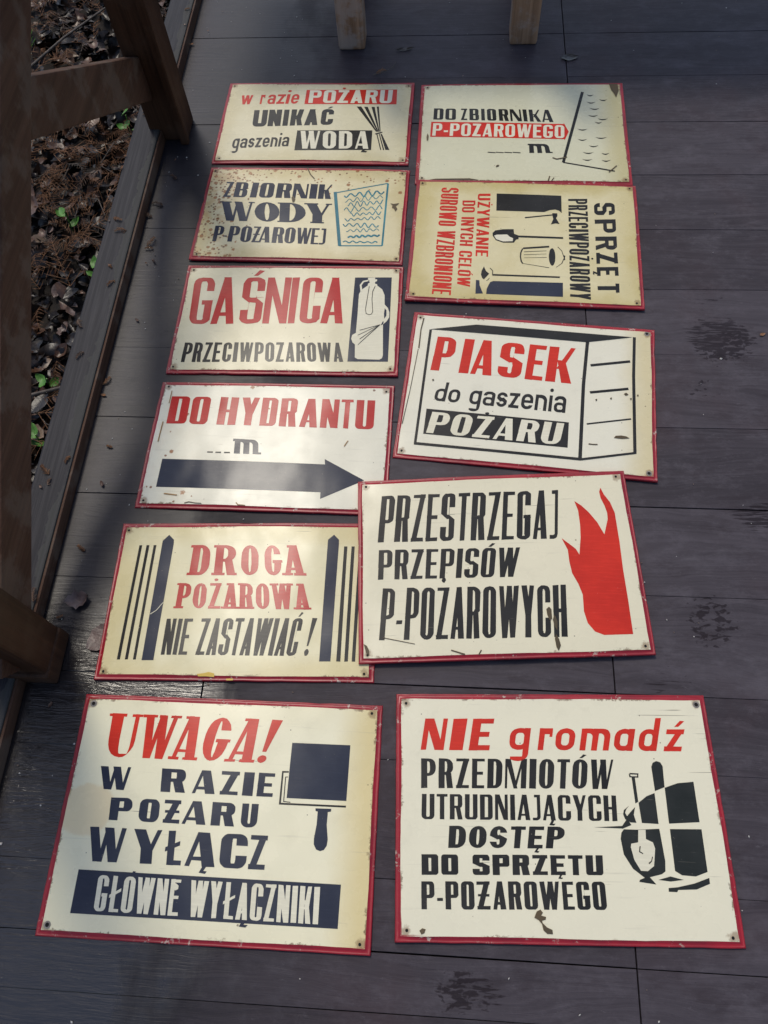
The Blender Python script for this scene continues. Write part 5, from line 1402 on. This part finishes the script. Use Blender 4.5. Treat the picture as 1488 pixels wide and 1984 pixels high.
# ------------------------------------------------------------------ unseen tree added over the open side; crown placed to darken wet-deck reflections
CROWN = simple_noise_mat('dark_evergreen_foliage', (.02, .04, .015), (.045, .075, .03), 8, .6)
def unseen_tree(x, y, zc, rx, ry, rz_, n, label, seed):
    r = random.Random(seed)
    e = empty('unseen_tree', (x, y, -.3), label, 'tree', 'unseen tree added beside the deck')
    bm = beam_bm((0, 0, 0), (.1, .05, zc), .26, .26, upv=(0, 1, 0), bev=.05, taper=.6)
    bm_obj('trunk', bm, T_POST, e)
    V, F = [], []
    for i in range(n):
        d = Vector((r.gauss(0, 1), r.gauss(0, 1), r.gauss(0, 1))).normalized() * r.random() ** .4
        clump = 1 + .22 * math.sin(d.x * 7 + seed) * math.cos(d.y * 6)
        c = Vector((d.x * rx * clump, d.y * ry * clump, zc + d.z * rz_))
        a = Vector((r.gauss(0, 1), r.gauss(0, 1), r.gauss(0, .5))).normalized() * r.uniform(.05, .11)
        b = a.cross(Vector((r.gauss(0, 1), r.gauss(0, 1), r.gauss(0, 1)))).normalized() * r.uniform(.025, .05)
        n0 = len(V)
        V += [c - a, c + b, c + a, c - b]
        F.append((n0, n0 + 1, n0 + 2, n0 + 3))
    o = mesh_obj('crown', V, F, CROWN, e)
    o['kind'] = 'stuff'
unseen_tree(-3.55, 1.25, 4.9, 1.55, 1.25, .8, 9000, 'unseen evergreen tree added over the open left side to darken wet deck reflections', 3)

# ------------------------------------------------------------------ things lying on the deck
def deck_leaf(x, y, L, W, rz, mat, label, curl=.004, fold=.05, lob=.05, z=.006):
    r = random.Random(int(x * 999 + y * 77))
    V, F = leaf_geo(L, W, curl, fold, r, lob)
    V = place(V, (0, 0, 0), 0, 0, 0)
    zmin = min(v[2] for v in V)
    o = mesh_obj('fallen_leaf', [(v[0], v[1], v[2] - zmin + .0006) for v in V], F, mat, None, True)
    o.location = (x, y, 0); o.rotation_euler = (0, 0, rz)
    tag(o, label, 'leaf')
deck_leaf(-.630, .392, .066, .050, .9, LEAF_R, 'broad brown dead leaf on the deck touching the left edge of the yellowed sign')
deck_leaf(-.692, .462, .045, .036, .3, LEAF_R, 'small crumpled greyish leaf on the deck by the near post', .014, .3, .2)
deck_leaf(-.585, .46, .016, .012, 2.0, LEAF_P, 'tiny pale curled leaf scrap beside the yellowed sign', .004, .3)
deck_leaf(.345, 2.11, .05, .03, .1, LEAF_D, 'dark wet leaf on the deck right of the bench leg', .002, .05)
deck_leaf(-.12, 2.155, .05, .014, .2, LEAF_D, 'narrow dark leaf lying between the bench legs', .002, .05)
deck_leaf(-.70, .26, .012, .006, 1.1, LEAF_B, 'tiny brown leaf scrap in front of the near post', .001, .1)
deck_leaf(.72, 1.14, .014, .008, .4, FROND, 'tiny orange leaf scrap at the right edge of the deck', .002, .1)
tw = twig([(-.205, 2.04, .004), (-.185, 2.046, .006), (-.165, 2.056, .006), (-.15, 2.07, .007), (-.143, 2.095, .005)], .0014, 'small curved twig with a yellow tuft below the bench legs')
mesh_obj('tuft', [tuple(v) for v in place(frond_geo(.022, rs)[0], (-.185, 2.05, .006), .6, 0, 0)], frond_geo(.022, random.Random(1))[1] if False else [], FROND) if False else None
rr2 = random.Random(3)
V, F = frond_geo(.03, rr2)
mesh_obj('tuft', place(V, (-.183, 2.051, .006), .3, 0, 0), F, FROND, tw, True)

# crumbs: nobody could count them
V, F, MI = [], [], []
rc = random.Random(8)
for i in range(420):
    x, y = rc.uniform(-.74, 1.3), rc.uniform(-.35, 2.6)
    if rc.random() < .3: x = rc.uniform(-.74, -.4)
    s = rc.uniform(.0008, .0026) * (1.6 if rc.random() < .08 else 1)
    a = rc.random() * 6.3
    n0 = len(V)
    asp = rc.uniform(.3, 1)
    for q in range(4):
        ang = a + q * PI / 2
        l = s if q % 2 else s * asp
        V.append((x + l * math.cos(ang), y + l * math.sin(ang), .0012))
    V.append((x, y, .0012 + s * .5))
    for q in range(4): F.append((n0 + q, n0 + (q + 1) % 4, n0 + 4)); MI.append(0 if i % 4 else 1)
o = mesh_obj('crumbs', V, F, None, None, mats=[FLAKE, LEAF_P], midx=MI)
tag(o, 'pale crumbs of dirt and wood scattered over the deck', 'crumbs', kind='stuff')
